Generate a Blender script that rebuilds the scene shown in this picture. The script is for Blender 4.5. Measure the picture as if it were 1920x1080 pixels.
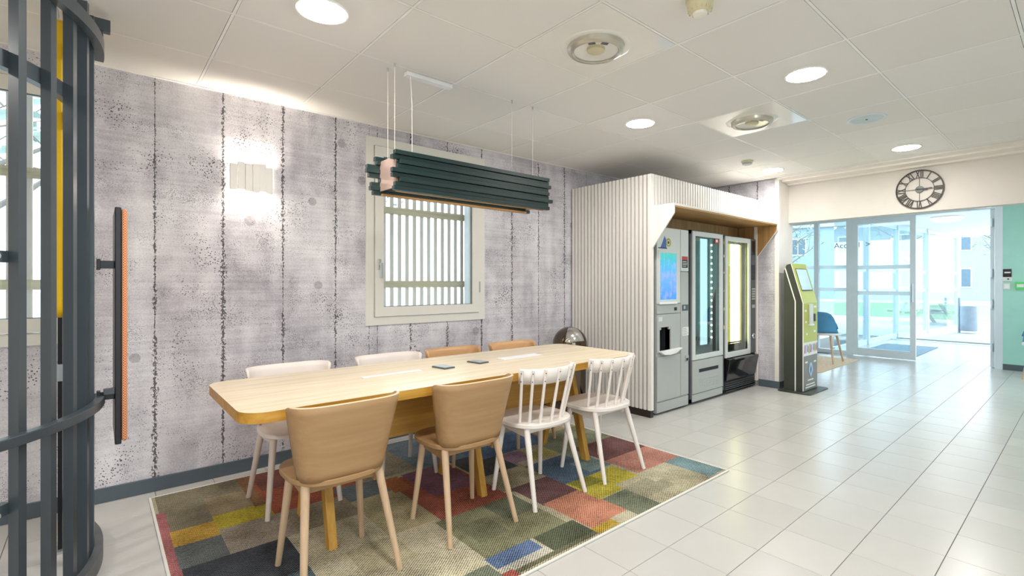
import bpy, bmesh, math, random
from math import sin, cos, pi, radians as R
from mathutils import Vector, Matrix

random.seed(7)
scene = bpy.context.scene
for o in list(bpy.data.objects):
    bpy.data.objects.remove(o)
COL = scene.collection

# ------------------------------------------------------------------ camera
EYE = 1.258
YAW = 0.8479
FPX, CX, CY = 925.93, 999.77, 531.25
cam_d = bpy.data.cameras.new('camera')
cam = bpy.data.objects.new('camera', cam_d)
COL.objects.link(cam)
cam.location = (0, 0, EYE)
cam.rotation_euler = (pi / 2, 0, YAW - pi / 2)
cam_d.sensor_width = 36
cam_d.lens = 36 * FPX / 1920
cam_d.shift_x = -(CX - 960) / 1920
cam_d.shift_y = -(540 - CY) / 1920
cam_d.clip_start = 0.05
cam_d.clip_end = 300
scene.camera = cam

# ------------------------------------------------------------------ sky, exposure
world = bpy.data.worlds.new('overcast_sky')
scene.world = world
world.use_nodes = True
bg = world.node_tree.nodes['Background']
bg.inputs['Color'].default_value = (0.76, 0.90, 1.0, 1)
bg.inputs['Strength'].default_value = 2.9
scene.view_settings.view_transform = 'Standard'
scene.view_settings.look = 'None'
scene.view_settings.gamma = 1
scene.view_settings.use_curve_mapping = False
scene.view_settings.exposure = 0.85
DOWNLIGHT = 84.0          # radiance of the ceiling downlights
SCONCE = 300.0


def pj(x, y, z):
    c, s = cos(YAW), sin(YAW)
    d = c * x + s * y
    if d < 0.05:
        return None
    return CX + FPX * (s * x - c * y) / d, CY - FPX * (z - EYE) / d, d


# ------------------------------------------------------------------ materials
def lin(h):
    h = h.lstrip('#')
    out = []
    for i in (0, 2, 4):
        v = int(h[i:i + 2], 16) / 255
        out.append(v / 12.92 if v <= 0.04045 else ((v + 0.055) / 1.055) ** 2.4)
    return (*out, 1)


class NT:
    def __init__(self, name):
        self.m = bpy.data.materials.new(name)
        self.m.use_nodes = True
        self.t = self.m.node_tree
        self.p = self.t.nodes['Principled BSDF']
        self.out = self.t.nodes['Material Output']

    def n(self, kind, **kw):
        nd = self.t.nodes.new(kind)
        for k, v in kw.items():
            if k[0] == '_':
                nd.inputs[k[1:].replace('_', ' ')].default_value = v
            else:
                setattr(nd, k, v)
        return nd

    def l(self, a, b):
        self.t.links.new(a, b)

    def coord(self, kind='Object', scale=None):
        tc = self.n('ShaderNodeTexCoord').outputs[kind]
        if scale is None:
            return tc
        mp = self.n('ShaderNodeMapping')
        mp.inputs['Scale'].default_value = scale
        self.l(tc, mp.inputs['Vector'])
        return mp.outputs['Vector']

    def noise(self, vec, scale, detail=3, rough=.55):
        nd = self.n('ShaderNodeTexNoise')
        nd.inputs['Scale'].default_value = scale
        nd.inputs['Detail'].default_value = detail
        nd.inputs['Roughness'].default_value = rough
        self.l(vec, nd.inputs['Vector'])
        return nd.outputs['Fac']

    def vor(self, vec, scale, feature='F1'):
        nd = self.n('ShaderNodeTexVoronoi')
        nd.feature = feature
        nd.inputs['Scale'].default_value = scale
        self.l(vec, nd.inputs['Vector'])
        return nd.outputs['Distance']

    def ramp(self, fac, stops):
        nd = self.n('ShaderNodeValToRGB')
        e = nd.color_ramp.elements
        while len(e) < len(stops):
            e.new(.5)
        for el, (p, c) in zip(e, stops):
            el.position = p
            el.color = c if len(c) == 4 else (*c, 1)
        self.l(fac, nd.inputs['Fac'])
        return nd.outputs['Color']

    def math(self, op, a, b=None, clamp=False):
        nd = self.n('ShaderNodeMath')
        nd.operation = op
        nd.use_clamp = clamp
        for i, v in enumerate((a, b)):
            if v is None:
                continue
            if isinstance(v, (int, float)):
                nd.inputs[i].default_value = v
            else:
                self.l(v, nd.inputs[i])
        return nd.outputs[0]

    def mix(self, fac, a, b, blend='MIX'):
        nd = self.n('ShaderNodeMix')
        nd.data_type = 'RGBA'
        nd.blend_type = blend
        for s, v in ((nd.inputs['Factor'], fac), (nd.inputs['A'], a), (nd.inputs['B'], b)):
            if isinstance(v, (int, float, tuple)):
                s.default_value = v
            else:
                self.l(v, s)
        return nd.outputs['Result']

    def bump(self, h, strength=.2, dist=.002):
        nd = self.n('ShaderNodeBump')
        nd.inputs['Strength'].default_value = strength
        nd.inputs['Distance'].default_value = dist
        self.l(h, nd.inputs['Height'])
        self.l(nd.outputs['Normal'], self.p.inputs['Normal'])


def plain(name, col, rough=.5, metal=0, vary=.06, scale=6, emit=0, spec=.5, coat=0):
    """a plain painted / moulded surface with a faint procedural variation of tone"""
    k = NT(name)
    c = lin(col) if isinstance(col, str) else (*col, 1)
    f = k.noise(k.coord(), scale, 3)
    a = tuple(v * (1 - vary) for v in c[:3]) + (1,)
    b = tuple(min(1, v * (1 + vary)) for v in c[:3]) + (1,)
    k.l(k.ramp(f, [(.3, a), (.7, b)]), k.p.inputs['Base Color'])
    k.p.inputs['Roughness'].default_value = rough
    k.p.inputs['Metallic'].default_value = metal
    k.p.inputs['Specular IOR Level'].default_value = spec
    k.p.inputs['Coat Weight'].default_value = coat
    if emit:
        k.p.inputs['Emission Color'].default_value = c
        k.p.inputs['Emission Strength'].default_value = emit
    return k.m


def wood(name, dark, mid, light, axis='X', rough=.45, fine=90, spec=.4):
    k = NT(name)
    st = {'X': (1, 14, 14), 'Y': (14, 1, 14), 'Z': (14, 14, 1)}[axis]
    v = k.coord('Object', st)
    g = k.noise(v, 1.6, 6, .6)
    st2 = {'X': (2, fine, fine), 'Y': (fine, 2, fine), 'Z': (fine, fine, 2)}[axis]
    h = k.noise(k.coord('Object', st2), 1, 2, .5)
    f = k.math('ADD', k.math('MULTIPLY', g, .75), k.math('MULTIPLY', h, .25))
    k.l(k.ramp(f, [(.30, lin(dark)), (.5, lin(mid)), (.70, lin(light))]), k.p.inputs['Base Color'])
    k.p.inputs['Roughness'].default_value = rough
    k.p.inputs['Specular IOR Level'].default_value = spec
    k.bump(h, .08, .001)
    return k.m


def emission(name, col, strength):
    k = NT(name)
    e = k.n('ShaderNodeEmission')
    e.inputs['Color'].default_value = lin(col) if isinstance(col, str) else (*col, 1)
    e.inputs['Strength'].default_value = strength
    k.l(e.outputs[0], k.out.inputs['Surface'])
    return k.m


def glass(name, tint=(.93, .97, .98), refl=.08):
    k = NT(name)
    tr = k.n('ShaderNodeBsdfTransparent')
    tr.inputs['Color'].default_value = (*tint, 1)
    gl = k.n('ShaderNodeBsdfGlossy')
    gl.inputs['Roughness'].default_value = .02
    lw = k.n('ShaderNodeLayerWeight')
    lw.inputs['Blend'].default_value = .25
    f = k.math('ADD', k.math('MULTIPLY', lw.outputs['Fresnel'], .5), refl * .5, True)
    mx = k.n('ShaderNodeMixShader')
    k.l(f, mx.inputs[0])
    k.l(tr.outputs[0], mx.inputs[1])
    k.l(gl.outputs[0], mx.inputs[2])
    k.l(mx.outputs[0], k.out.inputs['Surface'])
    return k.m


def frosted(name, col):
    k = NT(name)
    tl = k.n('ShaderNodeBsdfTranslucent')
    df = k.n('ShaderNodeBsdfDiffuse')
    for nd in (tl, df):
        nd.inputs['Color'].default_value = lin(col)
    mx = k.n('ShaderNodeMixShader')
    mx.inputs[0].default_value = .45
    k.l(tl.outputs[0], mx.inputs[1])
    k.l(df.outputs[0], mx.inputs[2])
    k.l(mx.outputs[0], k.out.inputs['Surface'])
    return k.m


def concrete():
    """printed concrete wall covering: mottled grey, pits, stains, ragged joints at the sheet edges"""
    k = NT('concrete_print')
    v = k.coord('Object')
    big = k.noise(v, 1.3, 4, .6)
    mid = k.noise(v, 7, 4, .6)
    fine = k.noise(v, 120, 2, .6)
    streak = k.noise(k.coord('Object', (1.5, 1.5, 60)), 1, 3, .6)
    vert = k.noise(k.coord('Object', (9, 9, .5)), 1, 2, .5)
    f = k.math('ADD', k.math('MULTIPLY', big, .34), k.math('MULTIPLY', mid, .20))
    f = k.math('ADD', f, k.math('MULTIPLY', fine, .16))
    f = k.math('ADD', f, k.math('MULTIPLY', streak, .14))
    f = k.math('ADD', f, k.math('MULTIPLY', vert, .16))
    col = k.ramp(f, [(.34, lin('#8b878f')), (.44, lin('#b6b2ba')), (.52, lin('#d1ced4')), (.62, lin('#eae8eb'))])
    # round damp stains
    st = k.vor(v, 2.6)
    stm = k.math('MULTIPLY', k.math('LESS_THAN', k.math('ADD', st, k.math('MULTIPLY', mid, .10)), .135), .40)
    col = k.mix(stm, col, lin('#6d676c'))
    # pits, two sizes, clustered by noise
    area = k.noise(v, 3.2, 2)
    p1 = k.math('LESS_THAN', k.vor(v, 78), k.math('MULTIPLY', k.math('SUBTRACT', area, .36), 1.0))
    p2 = k.math('LESS_THAN', k.vor(v, 17), k.math('MULTIPLY', k.math('SUBTRACT', area, .48), .55))
    p3 = k.math('LESS_THAN', k.vor(v, 150), k.math('MULTIPLY', k.math('SUBTRACT', k.noise(v, 6, 2), .36), 1.1))
    p1 = k.math('MAXIMUM', p1, k.math('MULTIPLY', p3, .7))
    # ragged joints
    sx = k.n('ShaderNodeSeparateXYZ')
    k.l(k.coord('Generated'), sx.inputs[0])
    so = k.n('ShaderNodeSeparateXYZ')
    k.l(v, so.inputs[0])
    ed = k.math('SUBTRACT', .5, k.math('ABSOLUTE', k.math('SUBTRACT', sx.outputs[0], .5)))
    wob = k.math('ADD', k.math('MULTIPLY', k.noise(v, 5, 2), .55), k.math('MULTIPLY', k.noise(k.coord('Object', (1, 1, .35)), 2.2, 2), .45))
    seam_w = k.math('MULTIPLY', k.math('SUBTRACT', wob, .34), .26)
    near = k.math('SUBTRACT', 1, k.math('DIVIDE', ed, k.math('MAXIMUM', seam_w, .012)), True)
    grit = k.noise(k.coord('Object', (1, 1, .7)), 95, 2, .7)
    sm = k.math('GREATER_THAN', k.math('ADD', k.math('MULTIPLY', near, .26), grit), .69)
    sm = k.math('MULTIPLY', sm, k.math('GREATER_THAN', near, .02))
    hl = k.math('GREATER_THAN', k.math('ADD', k.math('MULTIPLY', near, .25), k.noise(v, 80, 2, .7)), .74)
    hl = k.math('MULTIPLY', hl, k.math('GREATER_THAN', near, .02))
    col = k.mix(k.math('MULTIPLY', hl, .7), col, lin('#efecec'))
    dark = k.math('MAXIMUM', k.math('MAXIMUM', p1, p2), sm)
    col = k.mix(k.math('MULTIPLY', dark, .82), col, lin('#2c282c'))
    k.l(col, k.p.inputs['Base Color'])
    k.p.inputs['Roughness'].default_value = .75
    k.p.inputs['Specular IOR Level'].default_value = .25
    k.bump(k.math('SUBTRACT', f, k.math('MULTIPLY', dark, .5)), .15, .002)
    return k.m


def tile_mat():
    k = NT('glazed_floor_tile')
    oi = k.n('ShaderNodeObjectInfo').outputs['Random']
    v = k.coord('Object')
    f = k.noise(v, 2.2, 3)
    g = k.math('ADD', k.math('MULTIPLY', f, .7), k.math('MULTIPLY', oi, .3))
    k.l(k.ramp(g, [(.25, lin('#bdbbb7')), (.55, lin('#c4c2be')), (.8, lin('#cbc9c5'))]), k.p.inputs['Base Color'])
    k.p.inputs['Roughness'].default_value = .24
    k.p.inputs['Specular IOR Level'].default_value = .45
    k.bump(k.noise(v, 9, 2), .05, .002)
    return k.m


def ceiling_mat():
    k = NT('mineral_ceiling_tile')
    v = k.coord('Object')
    oi = k.n('ShaderNodeObjectInfo').outputs['Random']
    f = k.math('ADD', k.math('MULTIPLY', k.noise(v, 260, 2, .7), .5), k.math('MULTIPLY', oi, .5))
    k.l(k.ramp(f, [(.2, lin('#e9e7e2')), (.8, lin('#efedea'))]), k.p.inputs['Base Color'])
    k.p.inputs['Roughness'].default_value = .85
    k.p.inputs['Specular IOR Level'].default_value = .2
    k.bump(k.noise(v, 180, 2, .7), .1, .001)
    return k.m


def rug_mat():
    k = NT('woven_rug')
    at = k.n('ShaderNodeAttribute')
    at.attribute_name = 'patch'
    v = k.coord('Object')
    sp = k.n('ShaderNodeSeparateXYZ')
    k.l(v, sp.inputs[0])
    jx = k.math('MULTIPLY', k.math('SUBTRACT', k.noise(v, 30, 1), .5), .006)
    sx_ = k.math('SINE', k.math('MULTIPLY', k.math('ADD', sp.outputs[0], jx), 2 * pi / .0165))
    sy_ = k.math('SINE', k.math('MULTIPLY', k.math('ADD', sp.outputs[1], jx), 2 * pi / .0135))
    knots = k.math('ADD', k.math('MULTIPLY', k.math('MULTIPLY', sx_, sy_), .5), .5)
    blot = k.noise(v, 4, 3)
    fleck = k.noise(v, 85, 2, .7)
    d = k.math('ADD', k.math('MULTIPLY', knots, .46), k.math('MULTIPLY', fleck, .34))
    d = k.math('ADD', d, k.math('MULTIPLY', blot, .42))
    m = k.ramp(d, [(.52, (1.12, 1.11, 1.08)), (.63, (.70, .68, .65)), (.76, (.12, .115, .11))])
    col = k.mix(1.0, at.outputs['Color'], m, 'MULTIPLY')
    k.l(col, k.p.inputs['Base Color'])
    k.p.inputs['Roughness'].default_value = .95
    k.p.inputs['Specular IOR Level'].default_value = .1
    k.bump(knots, .7, .004)
    return k.m


def screen_mat():
    k = NT('machine_touch_screen')
    v = k.coord('Generated')
    sx = k.n('ShaderNodeSeparateXYZ')
    k.l(v, sx.inputs[0])
    base = k.ramp(sx.outputs[2], [(0, lin('#4b93ea')), (.45, lin('#6fa6e6')), (.75, lin('#4fb0cf')), (1, lin('#55b7a8'))])
    blobs = k.ramp(k.noise(v, 5, 3), [(.48, (0, 0, 0)), (.62, (.5, .5, .5))])
    col = k.mix(blobs, base, lin('#a9a6e8'))
    e = k.n('ShaderNodeEmission')
    k.l(col, e.inputs['Color'])
    e.inputs['Strength'].default_value = .8
    k.l(e.outputs[0], k.out.inputs['Surface'])
    return k.m


def mesh_fabric():
    k = NT('orange_check_fabric')
    ch = k.n('ShaderNodeTexChecker')
    ch.inputs['Scale'].default_value = 170
    ch.inputs['Color1'].default_value = lin('#c8672f')
    ch.inputs['Color2'].default_value = lin('#e9b48e')
    k.l(k.coord('Object'), ch.inputs['Vector'])
    k.l(ch.outputs['Color'], k.p.inputs['Base Color'])
    k.p.inputs['Roughness'].default_value = .9
    return k.m


MAT = dict(
    concrete=concrete(), tile=tile_mat(), ceil=ceiling_mat(), rug=rug_mat(), screen=screen_mat(), fabric=mesh_fabric(),
    grout=plain('floor_grout', '#5f5b56', .8), seam=plain('wall_joint', '#5d585b', .9),
    tbar=plain('white_ceiling_bar', '#f4f3f0', .4), plenum=plain('ceiling_shadow_gap', '#5a5853', .9),
    white=plain('white_wall_paint', '#efe9e2', .7, vary=.02), clockw=plain('warm_grey_wall_paint', '#d6d0c9', .7, vary=.02), mint=plain('mint_wall_paint', '#a9dccd', .7, vary=.03),
    skirt=plain('slate_skirting', '#525d65', .45, vary=.05), cream=plain('cream_window_paint', '#dedcd4', .4, vary=.02),
    batten=wood('weathered_batten', '#d6c5ba', '#e6d7cc', '#efe2d8', 'Z'), rail=wood('pine_rail', '#b9a88c', '#d2c1a2', '#dfd0b3', 'X'),
    steel=plain('dark_painted_steel', '#3e474e', .30, vary=.05, spec=.7), black=plain('black_plastic', '#14151a', .35, vary=.1),
    yellow=plain('yellow_lacquer', '#efc010', .35, vary=.03), slat=plain('white_slat_paint', '#ece8e2', .45, vary=.02),
    slatback=plain('grey_slat_backing', '#7d7975', .8), plinth=plain('dark_brown_plinth', '#2b201b', .5),
    oak=wood('light_oak_top', '#dcc6a2', '#e8d6b7', '#f0e3cb', 'X', .22, spec=.5), oakedge=wood('ochre_plywood_edge', '#9c6f24', '#bb8a33', '#cf9f48', 'X', .4, 240),
    oakunder=wood('oak_underframe', '#a97d36', '#c19245', '#d2a657', 'X', .5), oakleg=wood('oak_leg', '#a97b2e', '#c4953f', '#d4a752', 'Z', .5),
    shell=wood('beige_stained_plywood', '#9b7a53', '#a5835c', '#ae8d66', 'X', .42, 40), rim=plain('pale_plywood_edge', '#dcc3a2', .5), shelleg=wood('beige_beech_leg', '#b79a7c', '#c6aa8c', '#d2b899', 'Z', .5),
    shellw=plain('white_stained_plywood', '#e9dfd8', .4, vary=.03), legw=plain('white_beech_leg', '#ddd0c6', .5, vary=.04),
    chairw=plain('white_chair_paint', '#ebe4de', .38, vary=.02), screw=plain('dark_screw', '#2a2622', .4, metal=.6),
    tan=wood('tan_veneer', '#c79a6b', '#d0a273', '#dab085', 'X', .4),
    hood=wood('brown_oak_veneer', '#9c7748', '#b58c58', '#c9a26c', 'Z', .45), hoodx=wood('brown_oak_soffit', '#9c7748', '#b58c58', '#c9a26c', 'X', .45),
    mgrey=plain('machine_grey', '#aeb2ae', .38, vary=.02), mlight=plain('machine_light_grey', '#cfd4d2', .35, vary=.02), mdark=plain('machine_dark_grey', '#54575a', .4),
    mblack=plain('gloss_black', '#101114', .12, vary=.05, coat=.4), niche=plain('niche_dark', '#34393c', .3),
    chrome=plain('chrome', '#d8d8d8', .12, metal=1, vary=.02), bronze=plain('smoked_chrome', '#6b6055', .10, metal=1, vary=.04),
    alu=plain('brushed_aluminium', '#c3c9cc', .3, metal=.7, vary=.03), frame=plain('entrance_frame_paint', '#dbe6ec', .38, vary=.02),
    green=plain('green_lamp_slat', '#18302f', .36, vary=.08, spec=.45), copper=plain('copper_inner_sheet', '#cbb0a3', .3, metal=.35),
    canopy=plain('white_lamp_canopy', '#ebebeb', .35), cable=plain('pale_cable', '#e9e4da', .5), gloss=plain('glossy_diffuser_plate', '#efede6', .12, vary=.02, spec=.7),
    ringm=plain('grey_beige_metal_ring', '#c2bdaf', .25, metal=.4), spk=plain('pale_speaker_grille', '#cfdade', .5), beige=plain('beige_detector', '#d2caa6', .4), lime=plain('lime_green_panel', '#b6bd4f', .35, vary=.03), olive=plain('dark_olive_metal', '#3d413a', .4),
    taupe=plain('grey_print', '#7d7c77', .4), offw=plain('off_white_print', '#e8e6e2', .5), pink=plain('magenta_print', '#a86a9a', .5), paleb=plain('pale_blue_print', '#a9bfd6', .5),
    redp=plain('red_print', '#b5443f', .5), blue=plain('blue_print', '#4166a8', .5), yg=plain('yellow_green_print', '#a9a52c', .5),
    bluefab=plain('blue_felt', '#4f8fb8', .85), mat=plain('peach_mat', '#d9c2a6', .9, vary=.15, scale=30), grid=plain('blue_grey_entrance_mat', '#7f97a8', .85, vary=.2, scale=60),
    iron=plain('dark_iron', '#3a3836', .5, metal=.3), hub=plain('grey_hub', '#6e716f', .45), greenled=plain('green_call_point', '#49b85a', .4, emit=.2),
    glass=glass('clear_pane'), glassb=glass('bluish_entrance_pane', (.90, .965, .985), .1), film=plain('white_lacquer', '#eef5f8', .4), frost=frosted('frosted_band', '#f2f8fa'),
    paving=plain('pale_paving', '#b9bfc1', .8), grass=plain('lawn', '#7f9a78', .95, vary=.2), fac=plain('pale_render', '#93a5b1', .8), facd=plain('brick_red_facade', '#96797a', .8),
    pane=plain('far_window_glass', '#50697a', .2), leaf=plain('pale_foliage', '#8d9c92', .9, vary=.25, scale=3), bark=plain('grey_bark', '#7c736b', .9), picnic=wood('weathered_picnic_wood', '#8e9a8a', '#a3ab9a', '#b5b9a9', 'X'), bin=plain('grey_bin_metal', '#8d97a3', .45),
    disc=emission('downlight_diffuser', '#fffcf7', DOWNLIGHT), lampdisc=emission('lobby_lamp_diffuser', '#ffffff', 5), tube=emission('sconce_tube', '#fff3e2', SCONCE),
    led=emission('led_dots', '#e6ffe9', 9), vtube=emission('vending_light_tube', '#fff7b4', 5), vglow=emission('vending_yellow_glow', '#e6dc5a', .75), vcold=emission('vending_cold_light', '#cdf3f6', 1.1), pend=emission('pendant_diffuser', '#ffe9cf', 1.2),
    vint=plain('vending_interior', '#5fb4b8', .5, vary=.1), vinty=plain('vending_interior_pale', '#dcd88a', .5, vary=.1),
    kscreen=plain('kiosk_screen', '#a9c3c9', .15, vary=.12, scale=4, emit=.25),
)

# ------------------------------------------------------------------ mesh building
class MB:
    """collects shapes; build() links them as ONE mesh object"""
    def __init__(self):
        self.v, self.f, self.c = [], [], []

    def add(self, vs, fs, M=None):
        k = len(self.v)
        self.v += [tuple(M @ Vector(p)) if M else tuple(p) for p in vs]
        self.f += [tuple(i + k for i in f) for f in fs]
        return self

    def box(self, x0, x1, y0, y1, z0, z1, M=None):
        vs = [(x, y, z) for z in (z0, z1) for y in (y0, y1) for x in (x0, x1)]
        return self.add(vs, [(0, 2, 3, 1), (4, 5, 7, 6), (0, 1, 5, 4), (2, 6, 7, 3), (0, 4, 6, 2), (1, 3, 7, 5)], M)

    def prism(self, poly, a0, a1, axis='Z', M=None):
        n = len(poly)
        def P(p, a):
            return {'Z': (p[0], p[1], a), 'X': (a, p[0], p[1]), 'Y': (p[0], a, p[1])}[axis]
        vs = [P(p, a0) for p in poly] + [P(p, a1) for p in poly]
        fs = [tuple(range(n - 1, -1, -1)), tuple(range(n, 2 * n))] + [(i, (i + 1) % n, n + (i + 1) % n, n + i) for i in range(n)]
        if axis == 'Y':
            fs = [f[::-1] for f in fs]
        return self.add(vs, fs, M)

    def rod(self, a, b, r0, r1=None, n=14, cap=True):
        r1 = r0 if r1 is None else r1
        a, b = Vector(a), Vector(b)
        q = (b - a).to_track_quat('Z', 'Y')
        vs = []
        for p, r in ((a, r0), (b, r1)):
            vs += [tuple(p + q @ Vector((r * cos(2 * pi * i / n), r * sin(2 * pi * i / n), 0))) for i in range(n)]
        fs = [(i, (i + 1) % n, n + (i + 1) % n, n + i) for i in range(n)]
        if cap:
            fs += [tuple(range(n - 1, -1, -1)), tuple(range(n, 2 * n))]
        return self.add(vs, fs)

    def beam(self, a, b, w, d):
        """square-section beam from a to b, w across x, d across y"""
        vs = []
        for p in (a, b):
            vs += [(p[0] + sx * w / 2, p[1] + sy * d / 2, p[2]) for sy in (-1, 1) for sx in (-1, 1)]
        return self.add(vs, [(0, 2, 3, 1), (4, 5, 7, 6), (0, 1, 5, 4), (2, 6, 7, 3), (0, 4, 6, 2), (1, 3, 7, 5)])

    def lathe(self, prof, c=(0, 0, 0), n=32, M=None):
        vs, fs = [], []
        m = len(prof)
        for i in range(n):
            a = 2 * pi * i / n
            vs += [(c[0] + r * cos(a), c[1] + r * sin(a), c[2] + z) for r, z in prof]
        for i in range(n):
            j = (i + 1) % n
            fs += [(i * m + t, j * m + t, j * m + t + 1, i * m + t + 1) for t in range(m - 1)]
        return self.add(vs, fs, M)

    def arc(self, c, r0, r1, z0, z1, a0, a1, n=40):
        """a flat bar bent along a circle about c"""
        vs, fs = [], []
        for i in range(n + 1):
            a = a0 + (a1 - a0) * i / n
            vs += [(c[0] + r * cos(a), c[1] + r * sin(a), z) for r, z in ((r0, z0), (r1, z0), (r1, z1), (r0, z1))]
        for i in range(n):
            for t in range(4):
                u = (t + 1) % 4
                fs.append((i * 4 + t, i * 4 + u, i * 4 + 4 + u, i * 4 + 4 + t))
        fs += [(0, 3, 2, 1), (n * 4, n * 4 + 1, n * 4 + 2, n * 4 + 3)]
        return self.add(vs, fs)

    def mesh(self, name, mat, smooth=False):
        me = bpy.data.meshes.new(name)
        me.from_pydata(self.v, [], self.f)
        if mat:
            me.materials.append(MAT[mat] if isinstance(mat, str) else mat)
        bm = bmesh.new()
        bm.from_mesh(me)
        bmesh.ops.recalc_face_normals(bm, faces=bm.faces)
        bm.to_mesh(me)
        bm.free()
        if smooth:
            for p in me.polygons:
                p.use_smooth = True
            me.set_sharp_from_angle(angle=R(38))
        return me

    def build(self, name, mat, parent=None, smooth=False, bevel=0, loc=None):
        o = bpy.data.objects.new(name, self.mesh(name, mat, smooth))
        COL.objects.link(o)
        if parent:
            o.parent = parent
        if loc:
            o.location = loc
        if bevel:
            b = o.modifiers.new('bevel', 'BEVEL')
            b.width = bevel
            b.segments = 2
            b.limit_method = 'ANGLE'
            b.angle_limit = R(40)
        return o


def tag(o, label=None, cat=None, group=None, kind=None):
    for k, v in (('label', label), ('category', cat), ('group', group), ('kind', kind)):
        if v:
            o[k] = v
    return o


def thing(name, label, cat, loc=(0, 0, 0), rz=0, group=None):
    o = bpy.data.objects.new(name, None)
    o.empty_display_size = .1
    COL.objects.link(o)
    o.location = loc
    o.rotation_euler = (0, 0, rz)
    return tag(o, label, cat, group)


def setting(name, loc=(0, 0, 0)):
    o = bpy.data.objects.new(name, None)
    o.empty_display_size = .1
    COL.objects.link(o)
    o.location = loc
    o['kind'] = 'structure'
    return o


def box(name, mat, parent, x0, x1, y0, y1, z0, z1, bevel=0):
    return MB().box(x0, x1, y0, y1, z0, z1).build(name, mat, parent, bevel=bevel)


def inst(name, me, parent, loc, rot=None):
    o = bpy.data.objects.new(name, me)
    COL.objects.link(o)
    o.parent = parent
    o.location = loc
    if rot:
        o.rotation_euler = rot
    return o


def copy_tree(o, parent=None):
    c = o.copy()
    COL.objects.link(c)
    c.parent = parent
    for ch in list(o.children):
        copy_tree(ch, c)
    return c


def text(name, body, size, mat, parent, loc, rot, align='CENTER', depth=.0008):
    cu = bpy.data.curves.new(name, 'FONT')
    cu.body = body
    cu.size = size
    cu.align_x = align
    cu.align_y = 'CENTER'
    cu.extrude = depth
    tmp = bpy.data.objects.new(name + '_tmp', cu)
    COL.objects.link(tmp)
    dg = bpy.context.evaluated_depsgraph_get()
    me = bpy.data.meshes.new_from_object(tmp.evaluated_get(dg))
    bpy.data.objects.remove(tmp)
    me.materials.clear()
    me.materials.append(MAT[mat])
    return inst(name, me, parent, loc, rot)


def rrect(x0, x1, y0, y1, r, n=6):
    out = []
    for cx, cy, a in ((x1 - r, y0 + r, -90), (x1 - r, y1 - r, 0), (x0 + r, y1 - r, 90), (x0 + r, y0 + r, 180)):
        out += [(cx + r * cos(R(a + 90 * i / n)), cy + r * sin(R(a + 90 * i / n))) for i in range(n + 1)]
    return out


def rects_minus(x0, x1, z0, z1, holes):
    """split the rectangle into rectangles around the holes (hx0,hx1,hz0,hz1)"""
    out = [(x0, x1, z0, z1)]
    for h in holes:
        nxt = []
        for a0, a1, b0, b1 in out:
            if h[1] <= a0 or h[0] >= a1 or h[3] <= b0 or h[2] >= b1:
                nxt.append((a0, a1, b0, b1))
                continue
            if h[0] > a0: nxt.append((a0, h[0], b0, b1))
            if h[1] < a1: nxt.append((h[1], a1, b0, b1))
            m0, m1 = max(a0, h[0]), min(a1, h[1])
            if h[2] > b0: nxt.append((m0, m1, b0, h[2]))
            if h[3] < b1: nxt.append((m0, m1, h[3], b1))
        out = nxt
    return out


# ------------------------------------------------------------------ room dimensions
WY = 3.76          # face of the concrete wall
ZC = 2.506         # ceiling
XW, YR = -2.9, -3.4    # unseen walls behind the camera
XE = 6.40          # wall with the clock
XD = 9.90          # entrance glazing
YL, YM = 3.92, -1.6    # lobby side walls

# ------------------------------------------------------------------ floor
floor = box('floor', 'grout', None, XW - .2, 14.0, YR - .2, 4.1, -.06, -.0025)
floor['kind'] = 'structure'
TP, TX, TY = .297, 1.7445, 1.341
tile_me = MB()
g = .0021
tile_me.add([(g, g, 0), (TP - g, g, 0), (TP - g, TP - g, 0), (g, TP - g, 0), (g - .001, g - .001, -.0025), (TP - g + .001, g - .001, -.0025), (TP - g + .001, TP - g + .001, -.0025), (g - .001, TP - g + .001, -.0025)],
            [(0, 1, 2, 3), (0, 4, 5, 1), (1, 5, 6, 2), (2, 6, 7, 3), (3, 7, 4, 0)])
tme = tile_me.mesh('floor_tile', 'tile')
cells = []
for i in range(-17, 42):
    for j in range(-18, 10):
        x, y = TX + i * TP, TY + j * TP
        if x < XW - TP or x > 13.35 or y < YR - TP or y > (WY if x < 6.1 else YL) or (x > XD - TP and (y > 3.05 or y < -1.6)):
            continue
        q = pj(x + TP / 2, y + TP / 2, 0)
        under = .24 < x < 2.86 and 1.63 < y < 3.3
        vis = q and -60 < q[0] < 1980 and q[1] < 1130 and not under
        cells.append((q[2] if vis else 1e6, x, y))
cells.sort()
rest = MB()
for k, (d, x, y) in enumerate(cells):
    if k < 300 and d < 1e5:
        inst('floor_tile', tme, floor, (x, y, 0))
    else:
        rest.add([(p[0] + x, p[1] + y, p[2]) for p in tile_me.v], tile_me.f)
tag(rest.build('floor_tile_field', 'tile', floor), kind='stuff')

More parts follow.
